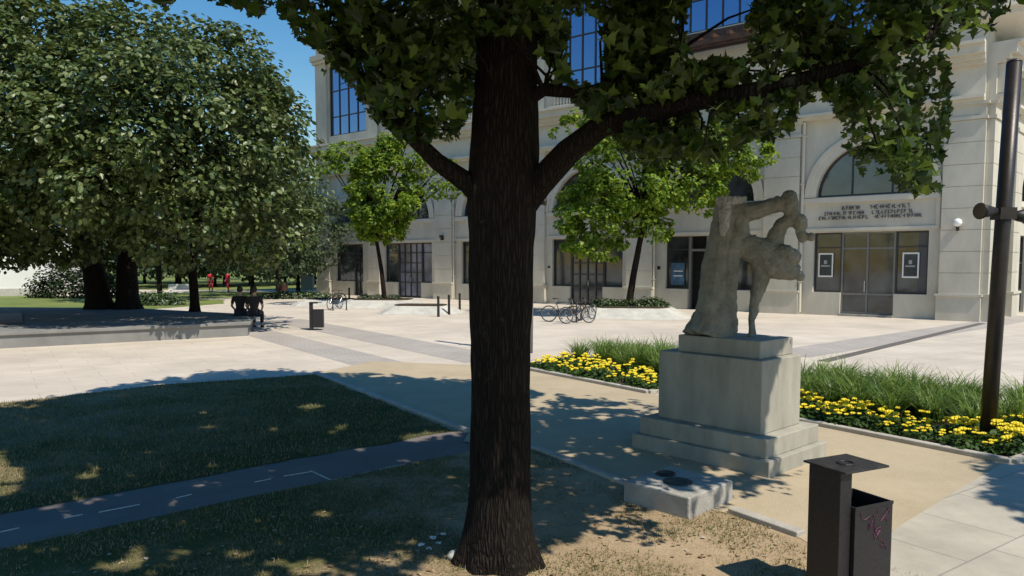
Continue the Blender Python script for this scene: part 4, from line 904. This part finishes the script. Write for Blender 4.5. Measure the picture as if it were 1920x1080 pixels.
# shoulder arch and torso
tb([(850,290,-.02,40),(795,310,0,46),(755,370,0,50),(735,450,0,62),(740,540,0,90)])
tb([(480,450,0,70),(570,470,0,86),(660,500,0,98),(750,570,0,112),(820,605,0,84),(890,640,0,46)]); tb([(520,250,0,50),(515,340,0,56),(510,430,0,66)])
g.ball(SP(840,530,-.05),(70*u,70*u,60*u)); g.ball(SP(905,655,-.04),(34*u,34*u,34*u)); g.ball(SP(800,490,-.1),(58*u,60*u,44*u))
# leg
tb([(640,540,0,60),(655,620,0,62),(645,700,0,52),(620,790,0,38),(600,850,0,26),(602,900,0,28),(590,950,0,22),(598,1040,0,24)]); tb([(598,1030,0,24),(570,1045,-.1,20)],10,.6)
sc_=g.build('bent_figure',M_STAT,stt,True)
md=sc_.modifiers.new('remesh','REMESH'); md.mode='VOXEL'; md.voxel_size=.014; md.use_smooth_shade=True
sm=sc_.modifiers.new('smooth','SMOOTH'); sm.factor=.5; sm.iterations=2
tx=bpy.data.textures.new('chisel','CLOUDS'); tx.noise_scale=.09; tx.noise_depth=3
dm=sc_.modifiers.new('disp','DISPLACE'); dm.texture=tx; dm.strength=.035; dm.mid_level=.5
tx3=bpy.data.textures.new('pits','CLOUDS'); tx3.noise_scale=.03; tx3.noise_depth=2; dm3=sc_.modifiers.new('disp2','DISPLACE'); dm3.texture=tx3; dm3.strength=.014; dm3.mid_level=.5
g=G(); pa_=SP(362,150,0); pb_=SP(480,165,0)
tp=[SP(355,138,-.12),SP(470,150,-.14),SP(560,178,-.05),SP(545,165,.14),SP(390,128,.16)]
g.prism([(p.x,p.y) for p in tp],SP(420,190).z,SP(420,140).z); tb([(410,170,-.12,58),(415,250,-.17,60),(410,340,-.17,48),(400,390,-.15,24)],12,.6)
o=g.build('rough_sunlit_top',M_STAT_SUN,stt,True); md=o.modifiers.new('remesh','REMESH'); md.mode='VOXEL'; md.voxel_size=.014; md.use_smooth_shade=False  # rough column top; its pale tone paints in the sun falling there
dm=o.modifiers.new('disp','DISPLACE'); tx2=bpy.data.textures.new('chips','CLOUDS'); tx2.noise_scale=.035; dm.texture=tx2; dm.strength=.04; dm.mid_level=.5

# low stone block in front
BC=Vector((1.67,7.36,0)); a=R(44)
t=empty('stone_block',BC,a,'low pale rectangular stone block lying on the lawn edge in front of the statue','stone block')
g=G(); g.box(-.40,.40,-.38,.38,-.03,.22); g.build('slab',mat('pale worn stone',(.38,.36,.32),.85,0,4,.2,.3,40,.2),t,bevel=.015)
g=G(); g.lathe([(.10,.222),(.105,.235),(.075,.245),(.0,.24)],18,(.10,.22,0)); g.build('mounting_stub',M_METAL,t,True)
g=G(); g.lathe([(.15,.221),(.145,.228),(.13,.232),(.0,.230)],22,(-.04,-.02,0)); g.build('dark_disc',mat('dark rough disc',(.06,.06,.05),.9,0,12,.4,.4,30),t,True)  # flat dark disc on top of the block

# ------------------------------------------------------------ flower beds
M_PET=mat('yellow petals',(.80,.62,.01),.6,0,60,.15); M_PETO=mat('orange flower centre',(.6,.28,.01),.7)
LF_MG=leafmat('marigold leaves',[(.03,.07,.012),(.05,.10,.018),(.08,.14,.03)],.6,.25,.3)
def marigold(seed):
    rd=random.Random(seed); t=empty('marigold_plant',(0,0,0)); P=[];O=[]
    for _ in range(90):
        d=Vector((rd.gauss(0,1),rd.gauss(0,1),abs(rd.gauss(0,.8)))).normalized(); k=rd.uniform(.35,1); P.append((d.x*.15*k,d.y*.15*k,.02+d.z*.17*k)); O.append(tuple(d))
    leaf_mesh('leaves',P,.06,LF_MG,t,'card',.3,.2,outdir=np.array(O),seed=seed)
    g=G()
    for _ in range(rd.choice((3,4,5,6))):
        a=rd.uniform(0,6.28); q=rd.uniform(0,.14); c=(math.cos(a)*q,math.sin(a)*q,rd.uniform(.15,.23)); r_=rd.uniform(.026,.038)
        n=14; vs=[(c[0],c[1],c[2]+r_*.6)]; 
        for j,(rr_,zz) in enumerate(((.55,.5),(1,.12),(.8,-.25))):
            for k in range(n): b=2*math.pi*k/n; f=rr_*(1+.14*(-1)**k); vs.append((c[0]+r_*f*math.cos(b),c[1]+r_*f*math.sin(b),c[2]+r_*(zz+.12*(-1)**k)))
        fs=[(0,1+k,1+(k+1)%n) for k in range(n)]+[(1+j*n+k,1+(j+1)*n+k,1+(j+1)*n+(k+1)%n,1+j*n+(k+1)%n) for j in range(2) for k in range(n)]
        g.add(vs,fs)
    g.build('blossoms',M_PET,t); return t
protos=[marigold(s) for s in range(6)]; used=[False]*6
def plant(x,y,label,group,i):
    k=i%6
    o=protos[k] if not used[k] else copy_tree(protos[k]); used[k]=True
    o.location=(x,y,.03); o.rotation_euler=(0,0,random.uniform(0,6.28)); s_=random.uniform(.7,1.35); o.scale=(s_,s_,s_*random.uniform(.8,1.2)); tag(o,label,'flowers',group)
i=0
nrm=BX
def rows(b0,b1,depth,n_,m_,label,group,inset=.2):
    global i
    a=Vector(b0);b=Vector(b1)
    for r_ in range(m_):
        for c_ in range(n_):
            if random.random()<.14: continue
            p=a.lerp(b,(c_+.5+random.uniform(-.45,.45))/n_)+nrm*(inset+depth*(r_+random.uniform(-.3,.3))/m_); plant(p.x,p.y,label,group,i); i+=1
rows((0.0,17.1),(2.5,13.55),1.35,20,5,'yellow marigold plant in the left flower bed, left of the pedestal','yellow marigolds in the left bed')
rows((3.3,12.6),(5.95,8.75),.95,22,5,'yellow marigold plant in the front strip of the right flower bed','yellow marigolds in the front of the right bed')
rows((5.35,9.62),(5.95,8.75),2.6,4,10,'yellow marigold plant at the right end of the bed beyond the dark pole','yellow marigolds right of the pole',1.05)
LF_GR=leafmat('lily leaf blades',[(.04,.085,.014),(.085,.16,.024),(.14,.23,.035),(.26,.33,.07)],.45,.35,.5)
def blades(name,poly0,poly1,d0,d1,n_,label):
    P=[];F=[]; rd=random.Random(n_); a=Vector(poly0);b=Vector(poly1)
    cl=[]
    for _ in range(n_//62):
        cl.append(a.lerp(b,rd.uniform(.02,.98))+nrm*rd.uniform(d0,d1))
    for c in cl:
        hh=rd.uniform(.42,.85)
        for _ in range(64):
            az=rd.uniform(0,6.28); L=hh*rd.uniform(.7,1.15); bend=rd.uniform(.45,1.2); w_=rd.uniform(.008,.018)
            d=Vector((math.cos(az),math.sin(az),0)); s_=Vector((-d.y,d.x,0)); k=len(P); o=Vector((c.x+rd.gauss(0,.05),c.y+rd.gauss(0,.05),.03))
            for j in range(5):
                tt=j/4; p=o+d*(L*bend*tt**1.5)+Vector((0,0,L*(tt-.45*bend*tt**2.6))); ww=w_*(1-tt*.9)
                P+= [tuple(p-s_*ww),tuple(p+s_*ww)]
            F+=[(k+2*j,k+2*j+1,k+2*j+3,k+2*j+2) for j in range(4)]
    me=bpy.data.meshes.new(name); me.from_pydata(P,[],F); o=link(name,me,None,LF_GR); tag(o,label,'ornamental grass',None,'stuff')
blades('ornamental_grass',(0.0,17.1),(2.5,13.55),1.5,3.5,5200,'mass of arching green lily leaves behind the marigolds in the left bed')
blades('ornamental_grass',(3.3,12.6),(5.6,9.25),1.15,3.5,6200,'mass of arching green lily leaves behind the marigolds in the right bed')
# ------------------------------------------------------------ lawn blades and litter
LF_L=leafmat('lawn blades',[(.07,.10,.025),(.13,.14,.045),(.25,.21,.10),(.38,.30,.17)],.7,.2,.2)
def lawn(name,poly,n_,label,size,bias):
    xs=[p[0] for p in poly]; ys=[p[1] for p in poly]; P=[];F=[]; rd=random.Random(n_); k=0; pp=[(p[0],p[1]) for p in poly]
    while k<n_:
        x=rd.uniform(max(min(xs),-9),max(xs)); y=rd.uniform(max(min(ys),2.5),max(ys))
        if not inpoly(x,y,pp) or abs(x)>y*.75+.6: continue
        k+=1
        if noise.noise((x*1.3,y*1.3,0))+.5*noise.noise((x*4,y*4,2))<bias+rd.uniform(-.25,.25)-(.35 if x<-.8 else 0): continue
        h=size*rd.uniform(.5,1.3); az=rd.uniform(0,6.28); w_=rd.uniform(.002,.004)*1.4; q=len(P); l=rd.uniform(.2,1.1)*h
        P+=[(x-w_*math.cos(az),y-w_*math.sin(az),.01),(x+w_*math.cos(az),y+w_*math.sin(az),.01),(x+l*math.sin(az),y-l*math.cos(az),.01+h)]; F.append((q,q+1,q+2))
    me=bpy.data.meshes.new(name); me.from_pydata(P,[],F); o=link(name,me,None,LF_L); tag(o,label,'grass',None,'stuff')
lawn('lawn_grass',LAWN2,90000,'patchy short dry grass around the big trunk',.032,.20)
lawn('lawn_grass',LAWN1,45000,'short shaded grass of the lawn beyond the grey path',.04,-.1)
P=[];rd=random.Random(8)
for _ in range(420):
    x=rd.uniform(-4,2.6); y=rd.uniform(4.6,7.2)
    if inpoly(x,y,[(p[0],p[1]) for p in LAWN2]): P.append((x,y,.022))
o=leaf_mesh('fallen_leaves',P,.045,leafmat('dry fallen leaves',[(.30,.20,.10),(.42,.33,.20),(.22,.12,.06),(.55,.5,.4)],.7,.1,.2),None,'card',.85,.3,seed=5); tag(o,'small dry fallen leaves scattered over the lower lawn','leaves',None,'stuff')

# small things lying by the trunk
sp=pl(857,1050); q=empty('grey_stone',(sp.x,sp.y,.01),.4,'rounded grey stone lying in the grass at the left foot of the big trunk','stone')
g=G(); g.ball((0,0,.03),(.085,.06,.045),14,9); o=g.build('stone',M_CONC2,q,True); dm=o.modifiers.new('disp','DISPLACE'); dm.texture=tx; dm.strength=.03; dm.mid_level=.5
for k,(px,py,lab) in enumerate([(790,1030,'white paper scrap lying leftmost in the grass beside the trunk'),(805,1036,'crumpled white scrap second from the left beside the trunk'),(822,1026,'small white scrap lying farthest back in the grass beside the trunk'),(831,1010,'tiny pale scrap nearest the trunk in the shaded grass'),(812,1016,'pale torn scrap in the middle of the litter beside the trunk')]):
    p=pl(px,py); g=G(); rd=random.Random(k+3); n=5; w_=.019
    vs=[(p.x+(i-2)*w_*.6+rd.uniform(-.006,.006),p.y+(j-2)*w_*.5+rd.uniform(-.006,.006),.03+rd.uniform(0,.022)) for j in range(n) for i in range(n)]
    g.add(vs,[(j*n+i,j*n+i+1,(j+1)*n+i+1,(j+1)*n+i) for j in range(n-1) for i in range(n-1)]); o=g.build('paper_scrap',M_WHITE,None); tag(o,lab,'litter','scraps of litter by the trunk')
